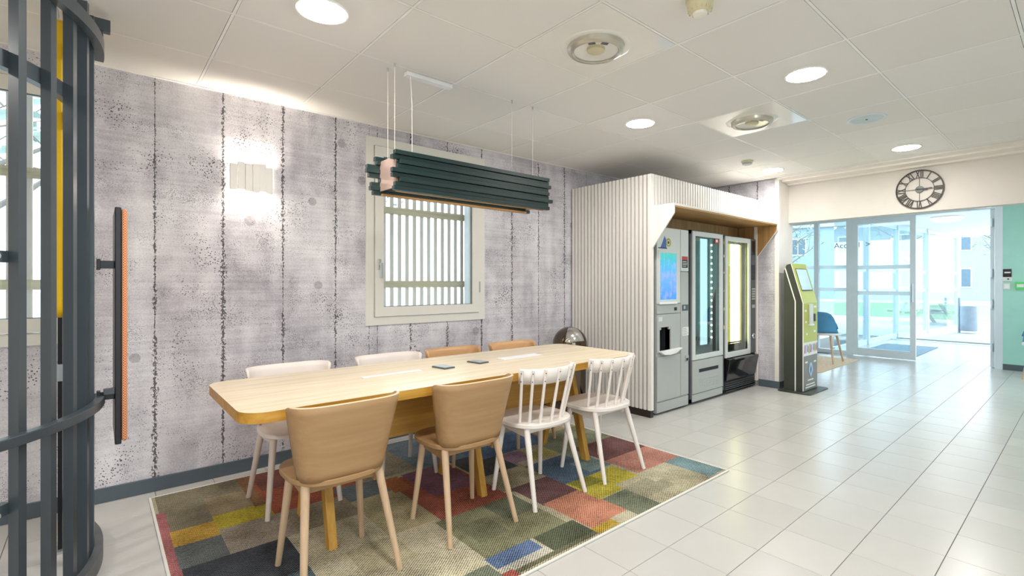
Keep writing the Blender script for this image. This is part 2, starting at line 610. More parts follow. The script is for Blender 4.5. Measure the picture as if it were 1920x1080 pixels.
# ------------------------------------------------------------------ ceiling
ceiling = box('ceiling', 'plenum', None, XW - .1, XE, YR - .1, WY + .1, ZC + .014, ZC + .05)
ceiling['kind'] = 'structure'
GX, GY = 2.872, .8347
XS = sorted([XW] + [GX + .6 * i for i in range(-9, 6)] + [6.03])
YS = sorted([YR] + [GY + .6 * j for j in range(-7, 5)] + [WY - .012])
special = {(1.972, 1.735), (3.772, 1.735)}
far_tiles = MB()
cm = {}
for a in range(len(XS) - 1):
    for b in range(len(YS) - 1):
        x0, x1, y0, y1 = XS[a], XS[a + 1], YS[b], YS[b + 1]
        cx, cy = (x0 + x1) / 2, (y0 + y1) / 2
        if any(abs(cx - s[0]) < .1 and abs(cy - s[1]) < .1 for s in special):
            continue
        hw, hh = (x1 - x0) / 2 - .0085, (y1 - y0) / 2 - .0085
        if hw < .01 or hh < .01:
            continue
        seen = any((lambda q: q and -30 < q[0] < 1950 and -30 < q[1] < 600)(pj(x, y, ZC)) for x in (x0, cx, x1) for y in (y0, cy, y1))
        if seen:
            key = (round(hw, 3), round(hh, 3))
            if key not in cm:
                m_ = MB().box(-hw, hw, -hh, hh, 0, .012)
                cm[key] = m_.mesh('ceiling_tile', 'ceil')
            inst('ceiling_tile', cm[key], ceiling, (cx, cy, ZC))
        else:
            far_tiles.box(cx - hw, cx + hw, cy - hh, cy + hh, ZC, ZC + .012)
tag(far_tiles.build('ceiling_tile_field', 'ceil', ceiling), kind='stuff')
for x in XS[1:-1]:
    box('grid_bar', 'tbar', ceiling, x - .0065, x + .0065, YR, WY, ZC - .001, ZC + .013)
for y in YS[1:-1]:
    box('grid_bar', 'tbar', ceiling, XW, 6.03, y - .0065, y + .0065, ZC - .0005, ZC + .0125)
t1 = MB().box(XW, 6.1, WY - .022, WY, ZC - .004, ZC + .014).build('trim_1', 'tbar')
t1['kind'] = 'structure'
t2 = MB().box(6.03, 6.17, YR, 2.48, ZC - .012, ZC + .014).box(6.17, 6.33, YR, 2.48, ZC - .03, ZC + .014).box(6.33, XE, YR, 2.48, ZC - .05, ZC + .014).build('trim_2', 'white')
t2['kind'] = 'structure'

# ------------------------------------------------------------------ concrete wall with two windows
W1 = (1.60, 2.675, .955, 2.385)
W2 = (-1.17, -.095, .955, 2.385)
wall = MB()
for r in rects_minus(XW - .2, 6.4, 0, ZC + .05, [W1, W2]):
    wall.box(r[0], r[1], WY + .006, WY + .28, r[2], r[3])
wall_back = wall.build('wall_back', 'seam')
wall_back['kind'] = 'structure'
SEAMS = [-2.9, -2.57, -2.21, -1.86, -1.50, -1.13, -.78, -.46, -.10, .26, .615, .975, 1.34, 1.665, 1.955, 2.31, 2.68, 3.04, 3.39, 3.765, 4.11, 4.46, 4.82, 5.17, 5.53, 5.88, 6.1]
for a, b in zip(SEAMS, SEAMS[1:]):
    for r in rects_minus(a + .0008, b - .0008, .0, ZC, [W1, W2]):
        if r[1] - r[0] > .012:
            box('concrete_panel', 'concrete', wall_back, r[0], r[1], WY, WY + .006, r[2], r[3])
bb = MB().box(XW, 3.86, WY - .012, WY, 0, .085).build('baseboard_back', 'skirt', bevel=.003)
bb['kind'] = 'structure'

# stub wall returning from the concrete wall and wall with the clock
stub = MB().box(6.106, XE + .12, 2.486, WY + .28, 0, ZC + .05).build('wall_return', 'white')
stub['kind'] = 'structure'
for a, b in ((2.525, 2.735), (2.738, 3.10), (3.103, 3.46), (3.463, WY)):
    o = box('concrete_panel', 'concrete', stub, 0, b - a, 0, .006, 0, ZC)
    o.rotation_euler = (0, 0, pi / 2)
    o.location = (6.106, a, 0)
box('corner_strip', 'slat', stub, 6.094, 6.108, 2.478, 2.527, 0, ZC)
box('corner_strip', 'slat', stub, 6.108, 6.15, 2.478, 2.488, 0, ZC)
br = MB().box(6.086, 6.1, 2.474, 2.72, 0, .085).box(6.086, XE + .12, 2.468, 2.48, 0, .085).build('baseboard_return', 'skirt', bevel=.003)
br['kind'] = 'structure'
wr = MB()
for r in rects_minus(YR, 2.486, 0, ZC + .05, [(-.7, 2.486, -.1, 2.0)]):
    wr.box(XE, XE + .12, r[0], r[1], r[2], r[3])
wr = wr.build('wall_right', 'clockw')
wr['kind'] = 'structure'
o = MB().box(XW - .1, XW, YR - .1, WY, 0, ZC + .05).build('wall_left', 'white')
o['kind'] = 'structure'
FILL_WIN = [(-.6, 2.4, .8, 2.3)]
m = MB()
for r in rects_minus(XW - .1, XE + .12, 0, ZC + .05, FILL_WIN):
    m.box(r[0], r[1], YR - .1, YR, r[2], r[3])
m = m.build('wall_front', 'white')
m['kind'] = 'structure'
for i, h in enumerate(FILL_WIN):
    w = setting('window_%d' % (5 + i))  # unseen window, added behind the camera to brighten the room
    m = MB()
    for r in rects_minus(*h, [(h[0] + .06, h[0] + 1.47, h[2] + .06, h[3] - .06), (h[0] + 1.53, h[1] - .06, h[2] + .06, h[3] - .06)]):
        m.box(r[0], r[1], YR - .08, YR - .01, r[2], r[3])
    m.build('window_frame', 'cream', w)
    box('pane', 'glass', w, h[0] + .06, h[0] + 1.47, YR - .05, YR - .045, h[2] + .06, h[3] - .06)
    box('pane', 'glass', w, h[0] + 1.53, h[1] - .06, YR - .05, YR - .045, h[2] + .06, h[3] - .06)

# lobby beyond the clock wall
lob = MB().box(XE + .12, XD + .1, YL, YL + .12, 0, 2.7).build('wall_lobby_back', 'white')
lob['kind'] = 'structure'
LW = (6.9, 9.6, .3, 2.35)  # unseen lobby side window, added to let in cool fill light
lob2 = MB()
for r in rects_minus(XE + .12, XD + .1, 0, 2.7, [LW]):
    lob2.box(r[0], r[1], YM - .12, YM, r[2], r[3])
lob2 = lob2.build('wall_lobby_front', 'white')
lw = setting('window_7')
m = MB()
for r in rects_minus(*LW, [(LW[0] + .07, LW[1] - .07, LW[2] + .07, LW[3] - .07)]):
    m.box(r[0], r[1], YM - .1, YM - .03, r[2], r[3])
m.build('window_frame', 'frame', lw)
box('pane', 'glassb', lw, LW[0] + .07, LW[1] - .07, YM - .07, YM - .064, LW[2] + .07, LW[3] - .07)
lob2['kind'] = 'structure'
lc = MB().box(XE, XD + .1, YM - .1, YL + .1, 2.62, 2.70).build('ceiling_lobby', 'white')
lc['kind'] = 'structure'
mint = MB().box(XD, XD + .12, YM, .87, 0, 2.62).build('wall_entrance', 'mint')
mint['kind'] = 'structure'
bm_ = MB().box(XD - .012, XD, YM, .87, 0, .085).build('baseboard_entrance', 'skirt')
bm_['kind'] = 'structure'
over = MB().box(XD, XD + .12, .87, YL, 2.42, 2.62).build('wall_over_entrance', 'white')
over['kind'] = 'structure'


# ------------------------------------------------------------------ windows and slat screens
def window(name, x0, x1, z0, z1):
    w = setting(name)
    y = WY - .010
    m = MB()
    for r in rects_minus(x0 - .03, x1 + .03, z0 - .03, z1 + .03, [(x0 + .035, x1 - .035, z0 + .035, z1 - .035)]):
        m.box(r[0], r[1], y, WY + .05, r[2], r[3])
    m.build('window_frame', 'cream', w)
    s = (x0 + .04, x1 - .04, z0 + .04, z1 - .04)
    m = MB()
    for r in rects_minus(*s, [(s[0] + .07, s[1] - .07, s[2] + .075, s[3] - .075)]):
        m.box(r[0], r[1], y - .012, WY + .045, r[2], r[3])
    m.build('sash', 'cream', w)
    pane = box('pane', 'glass', w, s[0] + .068, s[1] - .068, WY + .012, WY + .018, s[2] + .073, s[3] - .073)
    gk = MB()
    for r in rects_minus(s[0] + .066, s[1] - .066, s[2] + .071, s[3] - .071, [(s[0] + .074, s[1] - .074, s[2] + .079, s[3] - .079)]):
        gk.box(r[0], r[1], WY - .002, WY + .012, r[2], r[3])
    gk.build('glazing_gasket', 'mdark', w)
    h = MB().box(s[0] + .02, s[0] + .045, y - .024, y - .012, 1.37, 1.45).box(s[0] + .024, s[0] + .041, y - .05, y - .024, 1.40, 1.42).box(s[0] + .022, s[0] + .043, y - .062, y - .046, 1.30, 1.42).build('window_handle', 'alu', w, bevel=.003)
    for zz in (z0 + .22, z1 - .33):
        MB().rod((s[1] + .006, y - .012, zz), (s[1] + .006, y - .012, zz + .1), .007, n=10).build('hinge', 'mgrey', w)
    rv = MB()
    for r in ((x0, x0 + .004, z0, z1), (x1 - .004, x1, z0, z1), (x0, x1, z0, z0 + .004), (x0, x1, z1 - .004, z1)):
        rv.box(r[0], r[1], WY + .05, WY + .28, r[2], r[3])
    rv.build('reveal', 'film', w)
    return w


def screen_outside(x0, x1, label):
    t = thing('batten_screen', label, 'screen', ((x0 + x1) / 2, WY + .36, 0), 0, 'timber batten screens outside the windows')
    n = 20
    hw = (x1 - x0) / 2 + .16
    me = MB().box(-.017, .017, -.014, .014, .62, 2.62).mesh('slat', 'batten')
    for i in range(n):
        inst('slat', me, t, (-hw + 2 * hw * i / (n - 1), random.uniform(-.002, .002), 0))
    for z in (1.25, 1.90):
        box('rail', 'rail', t, -hw - .05, hw + .05, -.034, -.014, z - .03, z + .03)
    for s in (-1, 1):
        box('post', 'batten', t, s * (hw + .05) - .03, s * (hw + .05) + .03, .014, .07, -.02, 2.62)
    return t


window('window_1', *W1)
window('window_2', *W2)
screen_outside(W1[0], W1[1], 'timber batten screen outside the window behind the pendant lamp')
screen_outside(W2[0], W2[1], 'timber batten screen outside the window behind the curved steel bars')

# ------------------------------------------------------------------ entrance glazing and doors (plane X = XD)
def yframe(name, mat, parent, y0, y1, z0, z1, wl, wr_, wb, wt, x0, x1, bevel=0):
    m = MB()
    for r in rects_minus(y0, y1, z0, z1, [(y0 + wl, y1 - wr_, z0 + wb, z1 - wt)]):
        m.box(x0, x1, r[0], r[1], r[2], r[3])
    return m.build(name, mat, parent, bevel=bevel)


ent = setting('window_3')
yframe('glazing_frame', 'frame', ent, 2.79, YL, 0, 2.42, .09, .09, .07, .07, XD, XD + .07)
box('mullion', 'frame', ent, XD - .005, XD + .075, 3.325, 3.40, .07, 2.35)
box('pane', 'glassb', ent, XD + .03, XD + .036, 2.88, 3.325, .07, 2.35)
box('pane', 'glassb', ent, XD + .03, XD + .036, 3.40, 3.83, .07, 2.35)
for z in (1.12, 1.52):
    box('white_band', 'frost', ent, XD + .026, XD + .029, 2.88, 3.325, z, z + .06)
    box('white_band', 'frost', ent, XD + .026, XD + .029, 3.40, 3.83, z, z + .06)
text('glass_lettering', 'Accueil  >', .138, 'mdark', ent, (XD + .10, 2.82, 1.93), (pi / 2, 0, -pi / 2))

door = setting('door_1')
box('door_frame_head', 'frame', door, XD - .01, XD + .09, .87, 2.79, 2.36, 2.43)
box('door_frame_post', 'frame', door, XD - .01, XD + .09, .87, .955, 0, 2.36)
yframe('door_leaf', 'frame', door, 1.895, 2.79, .012, 2.36, .075, .085, .13, .08, XD + .01, XD + .055)
box('pane', 'glassb', door, XD + .03, XD + .036, 1.97, 2.705, .142, 2.28)
for z in (1.06, 1.50):
    box('white_band', 'frost', door, XD + .026, XD + .029, 1.97, 2.705, z, z + .065)
MB().rod((XD - .04, 1.93, .95), (XD - .04, 1.93, 1.25), .012).rod((XD - .04, 1.93, .97), (XD + .02, 1.93, .97), .008).rod((XD - .04, 1.93, 1.23), (XD + .02, 1.93, 1.23), .008).build('door_handle', 'alu', door, smooth=True)
# second leaf standing open, seen edge-on
m = MB()
for r in rects_minus(XD + .06, XD + .93, .012, 2.36, [(XD + .14, XD + .85, .14, 2.28)]):
    m.box(r[0], r[1], .965, 1.01, r[2], r[3])
m.build('door_leaf_open', 'frame', door)
box('pane', 'glassb', door, XD + .14, XD + .85, .985, .991, .14, 2.28)
for z in (.25, .9, 1.35, 2.1):
    MB().rod((XD + .03, .985, z), (XD + .03, .985, z + .12), .016, n=12).build('hinge', 'alu', door)
box('door_closer', 'alu', door, XD - .03, XD + .0, 1.0, 1.26, 2.37, 2.42)

# vestibule beyond the doors
ves = setting('window_4')
pts = [(XD + .12, 3.12), (11.9, 3.09), (13.9, 3.02), (15.45, 2.74), (17.95, 2.50)]
for (xa, ya), (xb, yb) in zip(pts, pts[1:]):
    L_ = math.hypot(xb - xa, yb - ya)
    an = math.atan2(yb - ya, xb - xa)
    Mx = Matrix.Translation((xa, ya, 0)) @ Matrix.Rotation(an, 4, 'Z')
    MB().box(.05, L_ - .05, -.003, .003, .1, 2.5, Mx).build('pane', 'glassb', ves)
    MB().box(0, L_, -.03, .03, 0, .1, Mx).build('bottom_rail', 'frame', ves)
    MB().box(0, L_, -.03, .03, 2.5, 2.6, Mx).build('top_rail', 'frame', ves)
    for z in (1.06, 1.50):
        MB().box(.05, L_ - .05, -.006, -.004, z, z + .07, Mx).build('white_band', 'frost', ves)
for (xa, ya) in pts[1:]:
    MB().box(xa - .05, xa + .05, ya - .05, ya + .05, 0, 2.6).build('post', 'frame', ves)
vc = MB().box(XD + .12, 18.1, -1.7, 3.2, 2.6, 2.72).build('ceiling_vestibule', 'white')
vc['kind'] = 'structure'
sill = MB().box(13.35, 13.47, -1.6, 3.02, -.02, .018).build('trim_3', 'frame')
sill['kind'] = 'structure'
em = MB().box(10.35, 12.3, 2.0, 2.85, 0, .012).build('entrance_mat', 'grid')
tag(em, 'blue-grey ribbed entrance mat lying behind the glass door', 'mat')
for x, y, lab in ((12.83, 1.95, 'round white ceiling lamp just behind the open entrance door'), (17.4, 2.13, 'round white ceiling lamp farther out beyond the entrance door')):
    t = thing('ceiling_lamp', lab, 'lamp', (x, y, 2.6), 0, 'round lamps outside the entrance')
    MB().lathe([(0, 0), (.27, 0), (.27, -.03), (.26, -.03), (0, -.03)], n=36).build('lamp_base', 'white', t, smooth=True)
    MB().lathe([(.255, -.03), (.245, -.06), (.20, -.085), (.1, -.1), (0, -.103)], n=36).build('diffuser', 'lampdisc', t, smooth=True)

for x in (8.1,):  # lamp out of view, added because the lobby came out dark
    for y in (1.0,):
        t = thing('lobby_fill_light', 'unseen round lobby ceiling light added to brighten the lobby', 'downlight', (x, y, 2.62), 0, 'added unseen lobby lights')
        MB().lathe([(0, -.014), (.08, -.011), (.12, -.004)], n=32).build('diffuser', 'disc', t, smooth=True)
        MB().lathe([(.12, 0), (.12, -.006), (.13, -.006), (.134, 0)], n=32).build('trim_ring', 'tbar', t, smooth=True)

# ------------------------------------------------------------------ downlights, diffusers, detectors on the ceiling
def ring_flat(name, x, y, r, label, group):
    t = thing(name, label, 'downlight', (x, y, ZC), 0, group)
    MB().lathe([(0, -.014), (r * .5, -.0125), (r * .8, -.009), (r - .008, -.004)], n=40).build('diffuser', 'disc', t, smooth=True)
    MB().lathe([(r - .008, 0), (r - .008, -.006), (r, -.006), (r + .004, 0)], n=40).build('trim_ring', 'tbar', t, smooth=True)
    return t


DL = [(.772, 2.335, 'round ceiling downlight nearest the wall sconce'), (3.172, 2.335, 'round ceiling downlight in front of the slatted surround corner'),
      (3.172, 1.135, 'round ceiling downlight at upper right, in front of the farther air diffuser'), (5.572, 1.135, 'round ceiling downlight closest to the wall clock'),
      (5.572, 2.335, 'round ceiling downlight above the far end of the vending machines')]
for x, y, lab in DL:
    ring_flat('ceiling_downlight', x, y, .112, lab, 'ceiling downlights')
for x in (-1.628, .772, 3.172, 5.572):  # unseen downlights carrying on the grid, rows added to balance the room light
    for y in (2.335, 1.135, -.065, -1.265, -2.465):
        if (x, y) in ((3.172, 1.135), (5.572, 1.135)) or (x > 3 and y < 1) or (x > 0 and y > 2):
            continue
        ring_flat('ceiling_downlight', x, y, .112, 'unseen round ceiling downlight added for the room light', 'added unseen downlights')
for x, lab in ((1.972, 'square glossy air diffuser with round dish nearest the camera'), (3.772, 'square glossy air diffuser with round dish before the vending machines')):
    t = thing('air_diffuser', lab, 'air vent', (x, 1.735, ZC), 0, 'square ceiling air diffusers')
    MB().box(-.2915, .2915, -.2915, .2915, -.001, .012).build('plate', 'gloss', t)
    MB().lathe([(.185, -.001), (.178, -.004), (.150, -.004)], n=48).build('flange', 'gloss', t, smooth=True)
    MB().lathe([(.150, -.003), (.148, -.022), (.138, -.032), (.122, -.034), (.116, -.028)], n=48).build('ring', 'ringm', t, smooth=True)
    MB().lathe([(.128, -.027), (.07, -.012), (.045, -.010)], n=48).build('dish', 'gloss', t, smooth=True)
    MB().lathe([(.048, -.010), (.046, -.024), (.03, -.029), (0, -.03)], n=40).build('core', 'beige', t, smooth=True)
    for a in (60, 100):
        MB().box(-.018, .018, .085, .12, -.0275, -.0255, Matrix.Rotation(R(a - 80 - 41 + 180), 4, 'Z')).build('slot', 'mdark', t)
t = thing('motion_detector', 'beige dome motion detector hanging from the ceiling at the top edge', 'detector', (1.972, 1.135, ZC))
MB().lathe([(0, 0), (.062, 0), (.062, -.012), (.055, -.02), (.055, -.035)], n=32).build('base', 'beige', t, smooth=True)
MB().lathe([(.055, -.035), (.050, -.055), (.038, -.066), (.032, -.068)], n=32).build('collar', 'beige', t, smooth=True)
for i in range(14):
    a = 2 * pi * i / 14
    MB().box(-.003, .003, .036, .052, -.062, -.04, Matrix.Rotation(a, 4, 'Z')).build('rib', 'beige', t)
MB().lathe([(.032, -.066), (.028, -.078), (.015, -.086), (0, -.088)], n=28).build('lens', 'cable', t, smooth=True)
t = thing('smoke_detector', 'small flat smoke detector on the ceiling before the vending hood', 'detector', (4.972, 2.335, ZC))
MB().lathe([(0, 0), (.058, 0), (.058, -.012), (.05, -.018)], n=32).build('base', 'beige', t, smooth=True)
MB().lathe([(.05, -.018), (.046, -.036), (.03, -.042), (0, -.042)], n=32).build('cap', 'mgrey', t, smooth=True)
t = thing('ceiling_speaker', 'round flat pale-blue speaker grille in the ceiling', 'speaker', (4.372, 1.135, ZC))
MB().lathe([(.128, 0), (.128, -.006), (.115, -.008), (.108, -.004)], n=48).build('rim', 'frame', t, smooth=True)
MB().lathe([(0, -.006), (.108, -.004)], n=48).build('grille', 'spk', t, smooth=True)
MB().lathe([(0, -.009), (.008, -.009), (.008, -.005)], n=16).build('badge', 'black', t)

# ------------------------------------------------------------------ curved steel bar screen at the left
CC = (-1.0, 3.05)
cage = thing('curved_bar_screen', 'curved partition of tall dark steel bars with bent rails', 'partition', (CC[0], CC[1], 0))
bar = MB().box(.958, .9905, -.0153, .0153, .0, 2.46).mesh('bar', 'steel')
for k in range(-5, 7):
    inst('bar', bar, cage, (0, 0, 0), (0, 0, R(-35.75 + 8.0 * k)))
MB().arc((0, 0), .9905, 1.026, .705, .742, R(-82), R(3), 60).build('hand_rail', 'steel', cage, bevel=.003)
MB().arc((0, 0), .9905, 1.024, 2.31, 2.365, R(-82), R(4), 60).build('top_rail', 'steel', cage)
MB().arc((0, 0), .925, .9575, 2.0, 2.06, R(-82), R(18), 60).build('inner_rail', 'steel', cage)
MB().arc((0, 0), .9905, 1.02, 0, .07, R(-82), R(18), 60).build('base_rail', 'mdark', cage)
MB().arc((0, 0), .93, .9575, 1.33, 1.37, R(-60), R(-36), 12).build('cross_bar', 'steel', cage)
MB().arc((0, 0), .93, .9575, .46, .50, R(-60), R(-36), 12).build('cross_bar', 'steel', cage)
for z in (1.35, .48):
    MB().rod((.945 * cos(R(-40)), .945 * sin(R(-40)), z), (.985 * cos(R(-40.5)), .985 * sin(R(-40.5)), z), .012, n=12).build('bolt', 'alu', cage)
MB().box(.985, 1.045, -.04, .0, 2.42, 2.475).box(1.0, 1.02, -.03, -.01, 2.36, 2.42).build('ceiling_bracket', 'steel', cage, bevel=.003)
pn = thing('upholstered_panel', 'narrow black framed panel padded in orange check fabric beside the bars', 'panel', (0, 0, 0))
MB().box(.060, .084, 3.0, 3.42, .508, 1.613).build('frame', 'black', pn, bevel=.004)
MB().box(.084, .105, 3.003, 3.41, .52, 1.606).build('padding', 'fabric', pn, bevel=.008)
for z in (1.345, .735):
    MB().box(-.004, .060, 3.03, 3.05, z - .018, z + .018).box(-.004, .01, 3.02, 3.06, z - .025, z + .025).build('bracket', 'black', pn, bevel=.002)
MB().box(.02, .06, 3.0, 3.03, .745, .772).build('clamp', 'steel', pn, bevel=.002)
yp = thing('yellow_panel', 'tall narrow yellow panel with rounded corners behind the steel bars', 'panel', (0, 0, 0))
MB().prism(rrect(3.10, 3.45, 1.10, 2.47, .05), -.147, -.118, 'X').build('board', 'yellow', yp, bevel=.006)
MB().box(-.140, -.124, 3.20, 3.24, 0, 1.14).build('support_post', 'black', yp)
MB().box(-.150, -.112, 3.17, 3.27, .0, .012).build('foot_plate', 'alu', yp)
MB().box(-.146, -.118, 3.185, 3.20, .80, .88).build('clamp', 'alu', yp, bevel=.003)

# ------------------------------------------------------------------ wall sconce
sc = thing('wall_sconce', 'white wall lamp of stepped upright bars on the concrete wall', 'wall lamp', (.772, WY, 1.96))
MB().box(-.10, .10, -.008, -.001, -.07, .07).build('back_plate', 'slat', sc)
prof = [(-.105, .052, -.086, .083), (-.063, .066, -.081, .098), (-.021, .074, -.09, .090), (.021, .078, -.098, .094), (.063, .066, -.084, .10), (.105, .054, -.092, .082)]
for cx, dy, a, b in prof:
    MB().box(cx - .0205, cx + .0205, -dy, -dy + .026, a, b).build('bar', 'slat', sc, bevel=.0015)
for s in (-1, 1):
    box('side_wing', 'slat', sc, s * .117 - .006, s * .117 + .006, -.05, -.008, -.078, .078)
MB().rod((-.085, -.026, .04), (.085, -.026, .04), .009, n=12).build('upper_tube', 'tube', sc)
MB().rod((-.085, -.026, -.04), (.085, -.026, -.04), .009, n=12).build('lower_tube', 'tube', sc)

# ------------------------------------------------------------------ pendant lamp over the table
PX0, PX1, PYN, PYF, PZ0, PZ1 = 1.205, 2.345, 2.50, 2.73, 1.765, 1.985
pd = thing('pendant_lamp', 'long dark green pendant lamp of staggered slats over the table', 'lamp', (0, 0, 0))
offs_n = [(.0, .0, .012), (.012, .0, .0), (-.028, .012, .014), (-.016, .0, .004), (.016, .0, .012), (.010, .004, .0), (-.026, .02, .016), (-.004, .0, .004), (.006, .0, .010)]
nrow = 9
hh = (PZ1 - PZ0) / nrow
for i in range(nrow):
    z = PZ1 - (i + 1) * hh
    a, b, c = offs_n[i]
    box('slat', 'green', pd, PX0 - a, PX1 + b + random.uniform(-.008, .014), PYN - c, PYN + .03 - c, z, z + hh - .0015, .001)
    a2 = random.uniform(-.03, .05)
    box('slat', 'green', pd, PX0 - .02 - a2, PX1 + random.uniform(-.02, .02), PYF - .03 + c, PYF + c, z, z + hh - .0015, .001)
box('end_plate', 'copper', pd, PX0 + .012, PX0 + .018, PYN + .018, PYF - .018, PZ0 + .02, PZ1 - .03)
box('end_plate', 'copper', pd, PX1 - .03, PX1 - .024, PYN + .018, PYF - .018, PZ0 + .02, PZ1 - .03)
box('inner_tray', 'copper', pd, PX0 + .02, PX1 - .03, PYN + .03, PYF - .03, PZ0 + .07, PZ0 + .076)
box('diffuser', 'pend', pd, PX0 + .10, PX1 - .10, PYN + .06, PYF - .06, PZ0 + .055, PZ0 + .069)
box('lower_lip', 'hoodx', pd, PX0 + .02, PX1 - .03, PYN + .018, PYN + .032, PZ0 - .003, PZ0 + .008)
box('lower_lip', 'hoodx', pd, PX0 + .02, PX1 - .03, PYF - .032, PYF - .018, PZ0 - .003, PZ0 + .008)
box('canopy', 'canopy', pd, 1.36, 1.672, 2.655, 2.70, ZC - .026, ZC - .001, .003)
for x, y in ((1.264, 2.62), (1.262, 2.705), (2.118, 2.62), (2.306, 2.62)):
    MB().rod((x, y, PZ0 + .07), (x, y, ZC), .0014, n=6).build('suspension_wire', 'cable', pd)
    MB().rod((x, y, ZC - .02), (x, y, ZC), .005, n=10).build('wire_grip', 'alu', pd)
MB().rod((1.373, 2.62, PZ0 + .07), (1.374, 2.625, 2.3), .0022, n=6).rod((1.374, 2.625, 2.3), (1.39, 2.675, ZC - .02), .0022, n=6).build('power_cable', 'cable', pd)

# ------------------------------------------------------------------ rug
rg = thing('patchwork_rug', 'large multicoloured patchwork rug under the table and chairs', 'rug', (0, 0, 0))
RX0, RX1, RY0, RY1, RZ = .232, 3.16, 1.62, 3.625, .009
patches = [  # x0,x1,y0,y1,colour (later ones lie over earlier ones)
    (RX0, RX1, RY0, RY1, '#c9c2a8'),
    (.25, .66, 3.06, 3.62, '#8d8772'), (.46, .74, 2.98, 3.40, '#a39376'), (.235, .275, 2.4, 3.35, '#c0717a'),
    (.27, .47, 2.87, 3.06, '#e0b446'), (.46, .72, 2.93, 3.12, '#cfc02e'), (.27, .46, 2.63, 2.87, '#6f7a82'), (.46, .76, 2.63, 2.93, '#b3a99d'),
    (.275, .71, 2.28, 2.63, '#2a3b52'), (.235, .7, 1.64, 2.28, '#4d6a7c'), (.30, .52, 1.7, 2.0, '#c9a23f'),
    (.66, .79, 3.1, 3.62, '#9a6c4a'), (.72, 1.22, 2.93, 3.60, '#b5583f'), (.74, 1.0, 3.3, 3.62, '#7a3c38'), (1.06, 1.38, 2.78, 3.04, '#6d7f8a'), (1.22, 1.62, 3.02, 3.62, '#a8a08c'),
    (.76, 1.08, 2.6, 2.93, '#a89f8a'), (.70, 1.33, 1.64, 2.63, '#d9d3b8'), (1.08, 1.38, 2.3, 2.8, '#c5bb95'), (.86, 1.1, 2.05, 2.3, '#c7c0a0'),
    (1.36, 1.82, 2.27, 2.95, '#b9604f'), (1.48, 1.80, 2.55, 2.98, '#94617f'), (1.33, 1.45, 2.75, 2.98, '#c97648'),
    (1.32, 1.84, 1.80, 2.27, '#8f9272'), (1.62, 1.84, 2.05, 2.27, '#6b7763'), (1.38, 1.56, 1.95, 2.15, '#7b8065'), (1.60, 1.88, 1.66, 1.82, '#4b5a45'), (1.31, 1.58, 1.72, 1.82, '#5f80b4'), (1.58, 1.60, 1.66, 1.82, '#d5d0bc'), (1.31, 1.60, 1.67, 1.72, '#d9d7cd'),
    (1.36, 1.88, 1.635, 1.665, '#6e7259'), (1.25, 1.36, 1.625, 1.68, '#b5524a'), (.9, 1.3, 1.64, 1.78, '#7c8a78'),
    (1.84, 1.90, 2.3, 2.62, '#5c6d75'), (1.88, 2.18, 2.04, 2.34, '#6d4450'), (1.89, 2.19, 1.69, 2.06, '#d68e74'), (1.88, 2.04, 1.63, 1.69, '#cfae2e'), (2.04, 2.19, 1.62, 1.70, '#cdc7ae'),
    (1.82, 2.19, 2.34, 2.66, '#b3ad8f'), (1.84, 2.16, 2.60, 3.0, '#44525c'), (1.62, 2.0, 2.98, 3.62, '#7f97ab'),
    (2.18, 2.55, 2.17, 2.56, '#4f7396'), (2.45, 2.66, 2.2, 2.4, '#7f9da0'), (2.18, 2.64, 1.89, 2.17, '#d0c43a'), (2.2, 2.4, 2.05, 2.17, '#9a9a2c'), (2.19, 2.40, 1.625, 1.88, '#77836f'),
    (2.40, 2.97, 1.625, 1.96, '#c8c2a6'), (2.40, 2.70, 1.72, 1.9, '#aeab94'), (2.64, 2.97, 1.82, 1.98, '#cfcbb0'), (2.97, 3.15, 1.64, 2.02, '#7fa7b3'), (2.67, 3.15, 1.98, 2.27, '#cf8f82'), (2.68, 3.15, 2.27, 2.60, '#7a4a52'),
    (2.16, 2.36, 2.65, 2.84, '#b592b5'), (2.33, 2.66, 2.60, 2.76, '#c5bf72'), (2.0, 2.7, 2.86, 3.25, '#5d86b4'), (2.55, 2.68, 2.4, 2.86, '#8a9a86'), (2.66, 3.15, 2.60, 3.0, '#8f9a80'), (2.7, 3.15, 3.0, 3.62, '#c9b58c'), (2.0, 2.7, 3.25, 3.62, '#a0a48f'),
]
xs = sorted({round(v, 4) for p in patches for v in p[:2]})
ys = sorted({round(v, 4) for p in patches for v in p[2:4]})
vs, fs, cs = [], [], []
for i in range(len(xs)):
    for j in range(len(ys)):
        vs.append((xs[i], ys[j], RZ))
ny = len(ys)
for i in range(len(xs) - 1):
    for j in range(ny - 1):
        cx, cy = (xs[i] + xs[i + 1]) / 2, (ys[j] + ys[j + 1]) / 2
        c = None
        for p in patches:
            if p[0] <= cx <= p[1] and p[2] <= cy <= p[3]:
                c = p[4]
        if c:
            fs.append((i * ny + j, (i + 1) * ny + j, (i + 1) * ny + j + 1, i * ny + j + 1))
            c = lin(c)
            gr = (.33, .29, .22)
            cs.append(tuple(.80 * c[q] + .20 * gr[q] for q in range(3)) + (1,))
me = bpy.data.meshes.new('pile')
me.from_pydata(vs, [], fs)
at = me.color_attributes.new('patch', 'FLOAT_COLOR', 'CORNER')
k = 0
for p, c in zip(me.polygons, cs):
    for _ in p.loop_indices:
        at.data[k].color = c
        k += 1
me.materials.append(MAT['rug'])
inst('pile', me, rg, (0, 0, 0))
box('backing', 'cream', rg, RX0 - .004, RX1 + .004, RY0 - .004, RY1 + .004, .0004, RZ - .0006)
m = MB()
for r in rects_minus(RX0 - .010, RX1 + .010, RY0 - .010, RY1 + .010, [(RX0 + .003, RX1 - .003, RY0 + .003, RY1 - .003)]):
    m.box(r[0], r[1], r[2], r[3], .0004, RZ + .001)
m.build('bound_edge', 'cream', rg, bevel=.003)

